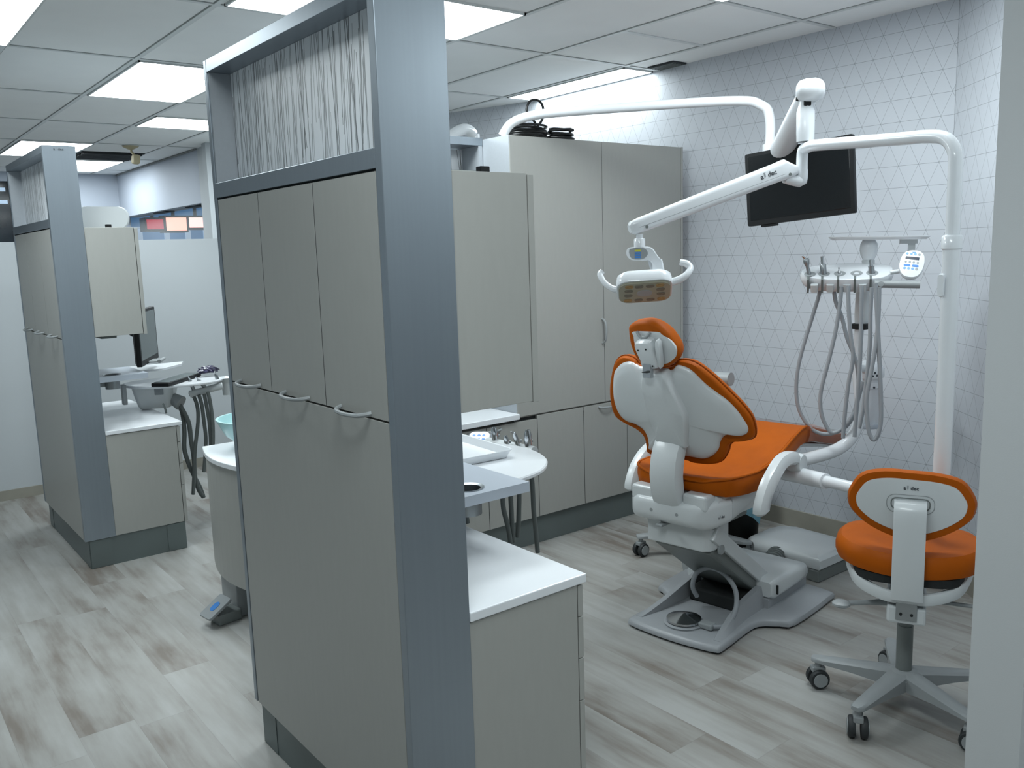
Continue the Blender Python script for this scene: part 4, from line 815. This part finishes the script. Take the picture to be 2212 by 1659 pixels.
# handle bar, keypad, tray
hb0, hb1 = Vector((3.408, 1.885, 1.417))-DC, Vector((3.483, 1.75, 1.413))-DC
obj('handle_bar', tube(B(), [hb0-(hb1-hb0)*.1, hb1], .0155, 16), 'greyplastic', t, smooth=True)
obj('handle_button', lathe(B(), [(.001, 0), (.013, 0), (.011, .004), (.001, .005)], hb0+Vector((-.012, -.008, .001))+(hb1-hb0)*.05, (-.86, -.51, .1), 16), 'greyplastic', t, smooth=True)
kc = Vector((3.512, 1.804, 1.492))-DC
ku = (UPv*.86+vf2*.5).normalized(); kz = vr2.cross(ku)
kc = kc-Vector((.02, .012, 0))
krt = (vr2*.985+UPv*.17*-1).normalized(); kuu = (ku+vr2*.16).normalized(); krt = (vr2-kuu*vr2.dot(kuu)).normalized(); kz = krt.cross(kuu)
km = frame_mp(kc, krt, kuu, kz)
ko = [(-.04, -.035), (-.048, .0), (-.040, .045), (-.018, .064), (.02, .066), (.042, .045), (.047, .0), (.038, -.04), (.015, -.06), (-.02, -.058)]
kp = obj('keypad', pillow(B(), ko, [(.7, -.028), (.93, -.022), (1, -.008), (1, .0), (.95, .006), (.5, .007)], km, 4, (0, 0)), 'enamel', t, smooth=True)
def disc_b(bm, a, b, r, w_=None): pillow(bm, rrect(w_ or 2*r, 2*r, r*.98, 3, a, b), [(1, .0066), (.95, .0078)], km, 0)
b1 = B(); b2 = B(); b3 = B()
for i, a in enumerate((-.024, -.009, .006, .021)):
    disc_b(b1 if i < 3 else b2, a, .047, .0052); disc_b(b2, a, .0085, .0048); disc_b(b1 if i < 3 else b2, a, -.021, .0055)
for a in (-.017, .014): disc_b(b3, a, -.007, .0052, .026)
disc_b(b1, 0, .055, .002, .014)
obj('key', b1, 'lightblue', kp); obj('grey_key', b2, 'greyplastic', kp); obj('blue_key', b3, 'blue', kp)
obj('display', pillow(B(), rrect(.052, .013, .001, 1, -.002, .027), [(1, .0066), (.98, .0078)], km, 0), 'lcd', kp)
obj('keypad_arm', tube(B(), [kc+kz*-.02-krt*.03-kuu*.02, kc-krt*.075-kuu*.035+kz*-.02], .009, 10), 'white', t, smooth=True)
# tray holder
ta, tb = Vector((3.397, 2.111, 1.611))-DC, Vector((3.589, 1.767, 1.604))-DC
tdir = (tb-ta).normalized(); tf = Vector((-tdir.y, tdir.x, 0))
tf = vf2
to = thing('instrument_tray', 'thin white instrument tray seen edge-on above the instrument head', 'tray', DC+(ta+tb)/2+Vector((.05, .03, -.006)))
tm = frame_mp((0, 0, 0), tdir, tf, (0, 0, 1)); hl = (tb-ta).length/2
bm = pillow(B(), rrect(2*hl, .18, .03), [(.4, -.004), (.93, -.004), (.985, .004), (1, .006), (1, .0105), (.98, .0095), (.925, -.001), (.4, -.001)], tm, 0, (0, 0))
obj('tray', bm, 'enamel', to, smooth=True)
obj('tray_mount', pillow(B(), rrect(.07, .05, .006, 3, hl*.60, 0), [(1, -.022), (1, -.0045)], tm, 0), 'white', to)
obj('support_post', bx(hl*.60-.0-.001, hl*.60+.027, -.012, .012, -.11, -.0225), 'white', to).matrix_local = Matrix((tdir, tf, UPv)).transposed().to_4x4()
# ovoid joint, neck, post, lower arm
oc = Vector((3.523, 1.998, 1.561))-DC
obj('pivot_joint', lathe(B(), [(.001, -.052), (.022, -.047), (.033, -.028), (.037, 0), (.034, .022), (.024, .040), (.012, .047), (.001, .048)], oc, (0, 0, 1), 24), 'enamel', t, smooth=True)
obj('joint_neck', bx(-.02, .02, -.02, .02, -.12, -.045), 'white', t, bev=.004).location = oc
o2 = [(3.530, 2.02, 1.44), (3.535, 2.025, 1.36), (3.538, 2.03, 1.27), (3.538, 2.03, 1.235)]
obj('upper_post', tube(B(), lo(o2, DC), [.024, .031, .030, .027], 18, 3), 'white', t, smooth=True)
obj('post_slot', bx(.062, .115, -.055, .02, -.236, -.212), 'dark', t, bev=.004)
o3 = [(3.535, 2.035, 1.25), (3.52, 2.035, 1.05), (3.51, 2.01, .88), (3.50, 2.01, .80), (3.47, 2.025, .735), (3.42, 2.05, .695), (3.34, 2.08, .675), (3.20, 2.14, .655), (3.12, 2.17, .65)]
obj('lower_arm', tube(B(), lo(o3, DC), [.020, .020, .022, .024, .026, .028, .028, .028, .028], 18, 5), 'enamel', t, smooth=True)
# water bottle
t = thing('water_bottle', 'translucent water bottle with white screw cap behind the hanging hoses', 'bottle', (3.72, 2.09, .74))
bl = Vector((0, 0, 0))
obj('bottle', lathe(B(), [(.001, 0), (.045, 0), (.052, .01), (.052, .155), (.046, .175), (.044, .188)], seg=28), 'bottle', t, smooth=True)
obj('bottle_base', lathe(B(), [(.001, -.002), (.047, -.002), (.053, .008), (.053, .02)], seg=28), 'frost', t, smooth=True)
cp = obj('cap', lathe(B(), [(.05, .186), (.056, .19), (.054, .215), (.046, .222), (.046, .232), (.064, .236), (.066, .243), (.066, .275), (.050, .298), (.02, .312), (.001, .314)], seg=32), 'enamel', t, smooth=True)
bm = B()
for a0, z in ((3.9, .248), (4.05, .262), (4.2, .25), (4.02, .196), (4.32, .258)): lathe(bm, [(.001, 0), (.006, 0), (.006, .001), (.001, .001)], (.066*math.cos(a0)*.995, .066*math.sin(a0)*.995, z), (math.cos(a0), math.sin(a0), 0), 5)
obj('cap_marks', bm, 'ink', cp)
obj('bottle_bracket', tube(B(), [(-.05, -.0, .28), (-.12, -.03, .29), (-.175, -.04, .30)], .018, 10), 'white', t, smooth=True)
# assistant arm beyond the backrest
t = thing('assistant_console', 'grey cylindrical end of the assistant console showing right of the backrest edge', 'instrument console', (3.27, 2.62, .965))
obj('bar', tube(B(), [(-.02, .22, -.005), (.02, -.085, .006)], .032, 20), 'greyplastic', t, smooth=True)
obj('mount', tube(B(), [(-.02, .20, 0), (-.03, .24, -.15), (-.12, .16, -.28)], .026, 14, 3), 'white', t, smooth=True)
# ================================================================== FLOOR BOX, BINS
t = thing('utility_floor_box', 'low rounded grey floor box with ribbed conduit by the patterned wall', 'floor box', (3.70, 2.44, 0))
fo = [(-.185, -.25), (.15, -.25), (.15, .10), (.10, .17), (.03, .19), (-.15, .18), (-.185, .14)]
obj('box_base', prism(B(), [(a*.97, b*.97) for a, b in fo], 0, .062), 'midgrey', t, bev=.008)
obj('box_lid', pillow(B(), fo, [(.97, .064), (1, .070), (1, .11), (.96, .120), (.88, .130), (.5, .134)], lambda a, b, n: Vector((a, b, n)), 0, (-.02, 0)), 'white', t, smooth=True)
obj('conduit', tube(B(), [(-.42, -.14, .06), (-.30, -.06, .065), (-.17, -.01, .072)], [.042, .045, .048], 20, 8), 'midgrey', t, smooth=True)
bm = B(); P = cat_rom([(-.42, -.14, .06), (-.30, -.06, .065), (-.17, -.01, .072)], 7)
for i in range(len(P)-1): lathe(bm, [(.040, 0), (.047+.0005*i, .002), (.047+.0005*i, .006), (.040, .008)], P[i], (P[i+1]-P[i]), 20)
obj('conduit_rib', bm, 'midgrey', t, smooth=True)
def wbin(x, y, r, h, label, paper):
    t = thing('waste_bin', label, 'waste bin', (x, y, 0), 0)
    obj('bin_body', lathe(B(), [(.001, .0), (r*.85, 0), (r*.88, .004), (r, h), (r*.96, h), (r*.84, .02), (.001, .02)], seg=28), 'bin', t, smooth=True)
    if paper:
        p = thing('crumpled_paper', paper, 'paper', (x, y, h-.03))
        bm = B(); prof = []
        n = 16; rings = []
        for rr_, z in ((.02, .02), (r*.6, .03), (r*.97, .045), (r*1.12, .03), (r*1.2, -.05)):
            rings.append([Vector((rr_*math.cos(2*PI*k/n)*(1+.06*math.sin(k*2.3)), rr_*math.sin(2*PI*k/n)*(1+.06*math.cos(k*1.7)), z-(.10 if (k % 4 == 0 and z < 0) else 0)-(.035*math.sin(k*1.9) if z < .02 else 0))) for k in range(n)])
        ring_loft(bm, rings, cap=False); bm.faces.new([v for v in bm.verts][:n]) if False else None
        obj('sheet', bm, 'paper', p)
wbin(3.69, 2.78, .105, .30, 'black waste bin with light blue paper, half hidden behind the chair arm', 'light blue paper corner hanging over the rim of the black bin')
wbin(3.96, 2.99, .10, .30, 'second black waste bin against the patterned wall behind the first bin', None)
# ================================================================== STOOLS
def castor(parent, x, y, ang):
    rot = Matrix.Rotation(ang, 4, 'Z')
    K = 1.32
    bm = tube(B(), [(0, 0, .052), (0, 0, .082)], .009, 10); box(bm, -.018, .018, -.012, .012, .045, .060)
    for v in bm.verts: v.co = rot@(v.co*K)+Vector((x, y, 0))
    c = obj('castor', bm, 'greyplastic', parent, bev=.003)
    for s in (-1, 1):
        bm = lathe(B(), [(.010, 0), (.0245, .001), (.027, .005), (.027, .013), (.0245, .017), (.010, .018)], (.0, s*.0055 if s > 0 else -.0235, .0275), (0, 1, 0), 24)
        for v in bm.verts: v.co = rot@(v.co*K)+Vector((x, y, 0))
        obj('wheel', bm, 'rubber', c, smooth=True)
        bm = lathe(B(), [(.001, 0), (.019, 0), (.019, .002), (.001, .002)], (0, s*.0235+(0 if s > 0 else -.002), .0275), (0, 1, 0), 20)
        for v in bm.verts: v.co = rot@(v.co*K)+Vector((x, y, 0))
        obj('wheel_cap', bm, 'greyplastic', c, smooth=True)
def starbase(t, angs, R, cr=.6):
    for a in angs:
        c, s = math.cos(a), math.sin(a)
        rings = []
        for r_, w_, zt, zb in ((.02, .036, .140, .085), (.06, .034, .137, .085), (.16, .029, .127, .095), (R-.03, .024, .118, .098), (R+.008, .022, .115, .099), (R+.022, .013, .113, .100)):
            rings.append([Vector((r_*c-w_*k*s, r_*s+w_*k*c, z)) for k, z in ((-1, zb), (-1, zt-.006), (-.7, zt), (.7, zt), (1, zt-.006), (1, zb))])
        obj('leg', ring_loft(B(), rings), 'greyplastic', t, smooth=True)
        castor(t, R*c, R*s, a+cr)
    obj('hub', lathe(B(), [(.001, .080), (.055, .085), (.062, .12), (.045, .138), (.030, .143), (.001, .143)]), 'greyplastic', t, smooth=True)
fz = math.radians(27)
st = thing('dental_stool', 'orange and white operator stool with round seat back, right foreground', 'stool', (2.75, 1.385, 0), fz)
starbase(st, [PI-fz, PI-fz+math.radians(72), PI-fz-math.radians(72), PI-fz+math.radians(144), PI-fz-math.radians(144)], .285)
obj('gas_column', lathe(B(), [(.001, .12), (.026, .12), (.026, .30), (.021, .30), (.021, .37), (.001, .37)]), 'midgrey', st, smooth=True)
mb = obj('mechanism', bx(-.085, .09, -.060, .060, .355, .445), 'white', st, bev=.014, seg=3)
obj('mechanism_lower', bx(-.075, .06, -.045, .045, .335, .3545), 'white', st, bev=.006)
# support bow under the seat
P = [(.04, .185, .515), (-.03, .18, .510), (-.115, .145, .482), (-.158, .07, .462), (-.166, 0, .460), (-.158, -.07, .462), (-.115, -.145, .482), (-.03, -.18, .510), (.04, -.185, .515)]
P = cat_rom(P, 4)
rings = []
for i, p in enumerate(P):
    d_ = (P[min(i+1, len(P)-1)]-P[max(i-1, 0)]).normalized(); n_ = d_.cross(Vector((0, 0, 1))).normalized(); u_ = n_.cross(d_)
    rings.append([p+n_*a+u_*b for a, b in rrect(.022, .040, .008, 2)])
obj('support_bow', ring_loft(B(), rings), 'white', st, smooth=True)
obj('seat_pan', pillow(B(), rrect(.34, .30, .1), [(.8, .49), (1, .50), (1, .528)], lambda a, b, n: Vector((b-.01, a, n)), 0), 'dark', st)
obj('pan_bracket', bx(-.16, .08, -.05, .05, .446, .4895), 'midgrey', st, bev=.004)
so = [(-.175, 0), (-.168, .09), (-.13, .17), (-.05, .222), (.05, .228), (.14, .20), (.19, .13), (.205, 0), (.19, -.13), (.14, -.20), (.05, -.228), (-.05, -.222), (-.13, -.17), (-.168, -.09)]
obj('seat', pillow(B(), so, [(.9, .520), (.97, .526), (1, .545), (1, .562), (.975, .584), (.92, .596), (.75, .599), (.4, .592)], lambda a, b, n: Vector((a, b, n+.06*abs(b)-.0)), 4, (0, 0)), 'orange', st, smooth=True)
# back: bar, shell, cushion; faces local -x
def bkm(zc, x0, k=.35): return lambda a, b, n: Vector((x0+k*a*a+(-n)-.10*(b), -a, zc+b))
bo_ = [(-.150, .088), (-.185, .03), (-.175, -.02), (-.12, -.065), (-.04, -.098), (.03, -.103), (.10, -.078), (.17, -.028), (.186, .03), (.155, .088), (.08, .103), (0, .105), (-.08, .105)]
bo_ = [(-.178, .045), (-.188, .01), (-.175, -.03), (-.12, -.075), (-.04, -.105), (.03, -.112), (.11, -.082), (.172, -.035), (.188, .01), (.178, .045), (.145, .085), (.08, .102), (0, .106), (-.08, .106), (-.145, .088)]
bo_ = [(a, b*1.08-.004) for a, b in bo_]
bk = bkm(.765, -.150)
cu_ = obj('backrest_cushion', pillow(B(), bo_, [(.5, -.052), (.85, -.050), (.96, -.040), (1, -.022), (1, -.010), (.965, .004), (.90, .006)], bk, 4, (0, 0)), 'orange', st, smooth=True)
bi = [(a*.86, b*.78+.0) for a, b in bo_]
sh_ = obj('backrest_shell', pillow(B(), bi, [(.99, .0), (1, .004), (.985, .008), (.9, .0095), (.4, .010)], bk, 4, (0, 0)), 'white', st, smooth=True)
for w_, h_, m_ in ((.138, .060, 'greyplastic'), (.112, .038, 'midgrey')):
    P = [bk(a, b+.005, .0105) for a, b in rrect(w_, h_, h_*.42, 5)]; P.append(P[0])
    obj('recess_line', tube(B(), P, .0011 if w_ > .12 else .0018, 6), m_, sh_)
logo(bk(.0, .058, .0115)+Vector((0, 0, .0)), (0, -1, 0), (-.10, 0, 1), .017, sh_)
rings = []
for x, z, th in ((-.150, .782, .012), (-.166, .785, .018), (-.188, .775, .022), (-.198, .755, .022), (-.201, .72, .020), (-.200, .60, .018), (-.196, .50, .018), (-.190, .462, .016)):
    rings.append([Vector((x+a, b, z)) for a, b in ((-.004, -.047), (-.008, -.041), (-.008, .041), (-.004, .047), (th, .047), (th, -.047))])
obj('back_support', ring_loft(B(), rings), 'white', st, smooth=True)
obj('steel_plate', bx(-.176, -.170, -.031, .031, .388, .475), 'steel', st, bev=.001)
for y in (-.016, .016): obj('plate_screw', lathe(B(), [(.001, 0), (.0045, 0), (.0045, .003), (.001, .003)], (-.176, y, .408), (-1, 0, 0), 10), 'dark', st)
obj('plate_carrier', bx(-.1695, -.08, -.058, .058, .372, .43), 'white', st, bev=.008)
lv = obj('height_lever', tube(B(), [(-.06, .045, .40), (-.09, .11, .400), (-.115, .175, .398)], [.015, .008, .009], 10, 3), 'greyplastic', st, smooth=True)
obj('lever_paddle', pillow(B(), rrect(.05, .058, .024), [(.7, -.009), (1, -.003), (1, .003), (.7, .009)], frame_mp((-.125, .198, .396), (1, 0, 0), (0, 1, 0), (.2, .0, 1)), smooth=0), 'greyplastic', lv, smooth=True)
obj('tilt_lever', tube(B(), [(-.03, -.055, .405), (-.04, -.13, .412), (-.05, -.20, .415)], .007, 8), 'greyplastic', st, smooth=True)
# second stool, only its castor and leg show left of the chair
s2 = thing('assistant_stool', 'second stool behind the dental chair, only one grey leg and castor showing', 'stool', (3.42, 2.86, 0), math.radians(20))
a0 = math.radians(144)-math.radians(20)
starbase(s2, [a0+k*math.radians(72) for k in range(5)], .285)
obj('gas_column', lathe(B(), [(.001, .12), (.026, .12), (.026, .36), (.001, .36)]), 'midgrey', s2, smooth=True)
obj('seat', pillow(B(), [(a*.8, b*.8) for a, b in so], [(.9, .36), (1, .38), (1, .40), (.95, .42), (.5, .425)], lambda a, b, n: Vector((a, b, n)), 3, (0, 0)), 'orange', s2, smooth=True)
# ================================================================== NEAR CONSOLE INSTRUMENT TABLE
def oval(rx, ry, n=40): return [(rx*math.cos(2*PI*k/n), ry*math.sin(2*PI*k/n)) for k in range(n)]
TO = Vector((1.64, 2.42, .862))
t = thing('instrument_table', 'white round-ended instrument table projecting right of the near cabinet post', 'table', TO)
to_ = [(1.30, 2.14), (1.60, 2.135), (1.735, 2.15), (1.83, 2.185), (1.915, 2.26), (1.97, 2.36), (1.992, 2.48), (1.978, 2.58), (1.93, 2.66), (1.83, 2.71), (1.30, 2.71), (1.27, 2.42)]
obj('table_top', pillow(B(), [(a-TO.x, b-TO.y) for a, b in to_], [(.985, -.008), (1, -.004), (1, .004), (.985, .008), (.5, .008)], lambda a, b, n: Vector((a, b, n)), 3, (0, 0)), 'solid', t, smooth=True)
obj('table_arm', bx(1.142-TO.x, .02, -.06, .06, -.06, -.0085), 'greyplastic', t, bev=.01)
nh = [Vector(q_) for q_ in G['nh']]
obj('holder_bar', tube(B(), [nh[0]-TO+(nh[0]-nh[3])*.25+Vector((0, 0, -.012)), nh[3]-TO+(nh[3]-nh[0])*.18+Vector((0, 0, -.012))], .020, 14), 'white', t, smooth=True)
for k, P in G['nhoses'].items():
    obj('hose', tube(B(), lo(P, TO), .0085, 10, 4), 'hosedark', t, smooth=True)
def nhp(P, h, r, lean, label, tip=False):
    q = thing('handpiece', label, 'dental handpiece', P); ax = Vector((lean, 0, 1)).normalized()
    obj('barrel', lathe(B(), [(.001, 0), (r*.8, 0), (r, h*.4), (r*.95, h*.7), (r*.6, h), (r*.5, h), (r*.42, h*.93), (.001, h*.93)], (0, 0, 0), ax, 16), 'chrome', q, smooth=True)
    obj('lever', lathe(B(), [(.001, -.004), (.006, -.003), (.006, .004), (.001, .005)], Vector((r*.9, -.004, h*.35)), (1, -.3, 0), 10), 'greyplastic', q, smooth=True)
    if tip: obj('nozzle', tube(B(), [ax*h*.9, ax*h*1.1+Vector((-.012, 0, .0))], .004, 8), 'chrome', q, smooth=True)
nhp(nh[0], .055, .015, -.10, 'tapered steel handpiece leftmost beyond the white tray')
nhp(nh[1], .040, .010, -.2, 'smallest steel handpiece beyond the white tray, left of the angled syringe')
nhp(nh[2], .060, .010, -.35, 'angled chrome syringe behind the white round-ended table', True)
nhp(nh[3], .068, .0155, .0, 'thick steel handpiece rightmost in the holder of the white round-ended table')
q = thing('tray', 'white rimmed instrument tray lying on the table by the near post', 'tray', (1.655, 2.57, .8715), math.radians(-3))
obj('tray_body', pillow(B(), rrect(.44, .36, .03), [(.5, 0), (.93, 0), (.98, .022), (1, .026), (1, .029), (.975, .028), (.92, .004), (.5, .004)], lambda a, b, n: Vector((a, b, n)), 0, (0, 0)), 'solid', q, smooth=True)
K_ = Vector(G['kpd'])-Vector((0, 0, .02))
q = thing('keypad', 'white keypad with blue keys behind the white rimmed tray', 'keypad', K_)
fk = frame_mp((0, 0, 0), (.69, -.72, 0), (.6, .6, .5), (-.36, -.36, .86))
obj('keypad_body', pillow(B(), rrect(.09, .07, .022), [(.8, 0), (1, .006), (.98, .018), (.9, .022)], fk, 0), 'enamel', q, smooth=True)
for i in range(3):
    for j in range(2): obj('key', pillow(B(), rrect(.014, .011, .005, 2, -.022+i*.020, -.012+j*.022), [(1, .0222), (.9, .0235)], fk, 0), 'blue', q)
obj('keypad_post', tube(B(), [(0, 0, .0), (-.02, .0, -.16)], .012, 10), 'white', q)
# ================================================================== LEFT BAY
O3 = Vector((1.60, 5.40, .872))
t = thing('instrument_table', 'white oval instrument table in the left bay beyond the far cabinet', 'table', O3)
rotL = Matrix.Rotation(math.radians(-28), 3, 'Z')
rl = lambda a, b, n: rotL@Vector((a, b, n))
obj('table_top', pillow(B(), oval(.29, .20), [(.98, -.008), (1, -.003), (1, .004), (.985, .008), (.5, .008)], rl, 0, (0, 0)), 'solid', t, smooth=True)
obj('table_pod', ring_loft(B(), [[rl(a-.10, b-.03, z) for a, b in rrect(w_, w_*.8, .03)] for z, w_ in ((-.009, .24), (-.06, .22), (-.125, .19), (-.14, .17))]), 'white', t, smooth=True)
obj('pod_outlet', tube(B(), [rl(.0, -.06, -.09), rl(.05, -.08, -.12)], [.035, .045], 16), 'greyplastic', t, smooth=True)
obj('side_clamp', bx(-.30, -.275, -.02, .02, -.10, .02), 'greyplastic', t, bev=.004)
obj('pod_label', ring_loft(B(), [[rl(-.06+a, -.1265+c-.002, -.03+b) for a, b in rrect(.05, .05, .002, 1)] for c in (0, .0015)]), 'inklight', t)
hbp = [rl(.08, -.22, -.035), rl(.26, -.20, -.015)]
obj('holder_bar', tube(B(), [Vector((1.66, 5.30, .80))-O3, Vector((1.845, 5.24, .838))-O3], .022, 16), 'white', t, smooth=True)
obj('bar_end', lathe(B(), [(.001, 0), (.012, 0), (.012, .002), (.001, .002)], Vector((1.658, 5.2995, .8))-O3, (-.95, .3, -.2), 12), 'midgrey', t)
obj('suction_cup', lathe(B(), [(.001, -.08), (.026, -.08), (.028, -.01), (.034, .0), (.055, .03), (.052, .031), (.03, .006), (.001, .0)], Vector((1.90, 5.33, .845))-O3, (0, 0, 1), 24), 'white', t, smooth=True)
for k, P in G['lhoses'].items():
    obj('hose', tube(B(), lo(P, O3), .0135 if k in 'ab' else (.006 if k == 'g' else .011), 10, 4), 'hosedark', t, smooth=True)
for x, y, z, lean, lb in ((1.685, 5.29, .81, -.3, 'leftmost steel handpiece on the holder bar in the left bay'), (1.755, 5.27, .815, -.75, 'long slanted silver handpiece on the left bay holder bar'), (1.83, 5.25, .825, -.25, 'rightmost silver handpiece on the left bay holder bar')):
    q = thing('handpiece', lb, 'dental handpiece', (x, y, z)); ax = Vector((lean, 0, 1)).normalized()
    obj('barrel', lathe(B(), [(.001, 0), (.010, 0), (.012, .03), (.011, .07), (.005, .085), (.001, .085)], (0, 0, .01), ax, 14), 'steel', q, smooth=True)
    obj('tip', lathe(B(), [(.001, .08), (.0045, .08), (.0045, .1), (.001, .1)], (0, 0, .01), ax, 10), 'chrome', q, smooth=True)
t = thing('tablet', 'dark tablet screen lying on the white oval table in the left bay', 'tablet', (1.60, 5.345, .8815))
ob = [Vector((1.419, 5.228, 0)), Vector((1.496, 5.15, 0)), Vector((1.800, 5.47, 0)), Vector((1.723, 5.55, 0))]
c_ = Vector((1.60, 5.345, 0)); ob = [(p-c_)*.98 for p in ob]
obj('tablet_case', prism(B(), [(p.x, p.y) for p in ob], 0, .022), 'black', t, bev=.005)
obj('tablet_screen', prism(B(), [(p.x*.88, p.y*.88) for p in ob], .0225, .0238), 'screengrey', t)
rnd = random.Random(5); bm = bmesh.new(); bmesh.ops.create_icosphere(bm, subdivisions=3, radius=1)
for v in bm.verts:
    f = 1+.35*math.sin(v.co.x*7+v.co.y*5)*math.cos(v.co.z*6+v.co.x*3)+.12*rnd.random(); v.co = Vector((v.co.x*.055*f, v.co.y*.035*f, max(v.co.z, -.6)*.022*f+.014))
bmesh.ops.translate(bm, verts=bm.verts, vec=(1.83, 5.43, .905)); o = obj('crumpled_pouch', bm, 'crumple'); tag(o, 'crumpled dark blue pouch on the far end of the tablet in the left bay', 'pouch')
t = thing('swivel_tray', 'thin white flat tray arm between monitor and worktop in the left bay', 'tray', (1.50, 5.62, .945))
obj('tray_plate', pillow(B(), [(-.38, -.16), (.06, -.17), (.12, -.12), (.22, -.02), (.27, .10), (-.38, .12)], [(1, 0), (1, .012), (.95, .013)], lambda a, b, n: Vector((a, b, n)), 0), 'solid', t)
obj('tray_cup', lathe(B(), [(.001, -.001), (.04, -.001), (.045, .02), (.04, .021), (.001, .014)], (-.2, -.08, .012)), 'greyplastic', t, smooth=True)
# monitor in the left bay
mcL = Vector((1.47, 5.375, 1.17))
t = thing('monitor', 'narrow edge-on black monitor hanging below the far upper cupboard', 'monitor', mcL)
ex = Vector((.447, .894, 0)).normalized(); tz_ = Vector((0.0, 0, 1)); nz = Vector((.894, -.447, 0)).normalized()
ml = frame_mp((0, 0, 0), ex, tz_, nz)
obj('monitor_case', pillow(B(), rrect(.50, .32, .01), [(.5, -.05), (.9, -.035), (1, -.022), (1, .0), (.99, .004)], ml, 0, (0, 0)), 'black', t, smooth=True)
obj('screen', pillow(B(), rrect(.46, .27, .001, 1, 0, .008), [(1, .0038), (.99, .0048)], ml, 0), 'screengrey', t)
obj('monitor_mount', tube(B(), [ml(-.15, .02, -.05), ml(-.2, .06, -.07), ml(-.22, .14, -.08)], .012, 8, 3), 'black', t)
obj('handle_tray', pillow(B(), rrect(.16, .05, .01), [(1, 0), (1, .008)], frame_mp(ml(.0, -.155, .03), ex, nz, (0, 0, 1)), 0), 'greyplastic', t)
obj('grip', tube(B(), [ml(-.07, -.15, .065), ml(.08, -.15, .065)], .011, 10), 'greyplastic', t, smooth=True)
t = thing('towel_dispenser', 'white rounded box on top of the far upper cupboard', 'dispenser', (1.21, 5.20, 1.785))
obj('housing', ring_loft(B(), [[Vector((a, b, c)) for a, c in rrect(.0+x_, .115, .05, 5, 0, .0585)] for b, x_ in ((-.15, .27), (-.155, .25))][::-1]+[[Vector((a, .16, c)) for a, c in rrect(.27, .115, .05, 5, 0, .0585)]]), 'white', t)
# signs beyond the opening
sign(4.11, 4.40, 2.06, 2.25, 'orangesign', 'bright orange-white lit sign box, middle one beyond the far opening')
sign(4.45, 4.72, 2.10, 2.25, 'pinksign', 'pink-white lit sign box, rightmost beyond the far opening')
sign(3.83, 4.06, 2.08, 2.22, 'redsign', 'dull red sign box, leftmost beyond the far opening')
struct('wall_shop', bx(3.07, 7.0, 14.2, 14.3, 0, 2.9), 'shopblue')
struct('wall_shop_side', bx(3.18, 3.25, 11.62, 14.19, 0, .5), 'wall')
struct('wall_shop_ceiling', bx(3.17, 7.0, 7.6, 14.2, 2.44, 2.5), 'ventdark')
struct('floor_shop', bx(3.17, 7.0, 12.61, 14.2, -.05, 0), 'floor')
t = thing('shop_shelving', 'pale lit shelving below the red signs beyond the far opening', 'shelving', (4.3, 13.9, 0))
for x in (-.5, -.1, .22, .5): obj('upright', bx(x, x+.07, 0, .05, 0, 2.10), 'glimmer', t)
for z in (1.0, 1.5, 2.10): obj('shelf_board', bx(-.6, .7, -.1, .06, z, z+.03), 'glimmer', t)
t = thing('downlight', 'small dark downlight slot under the far bulkhead, left one', 'downlight', (3.06, 10.1, 2.15), 0, 'downlights under the bulkhead')
obj('slot', bx(-.05, .05, -.22, .22, -.012, -.0005), 'ventdark', t)
t = thing('downlight', 'small dark downlight slot under the far bulkhead, right one', 'downlight', (3.06, 9.0, 2.15), 0, 'downlights under the bulkhead')
obj('slot', bx(-.05, .05, -.22, .22, -.012, -.0005), 'ventdark', t)
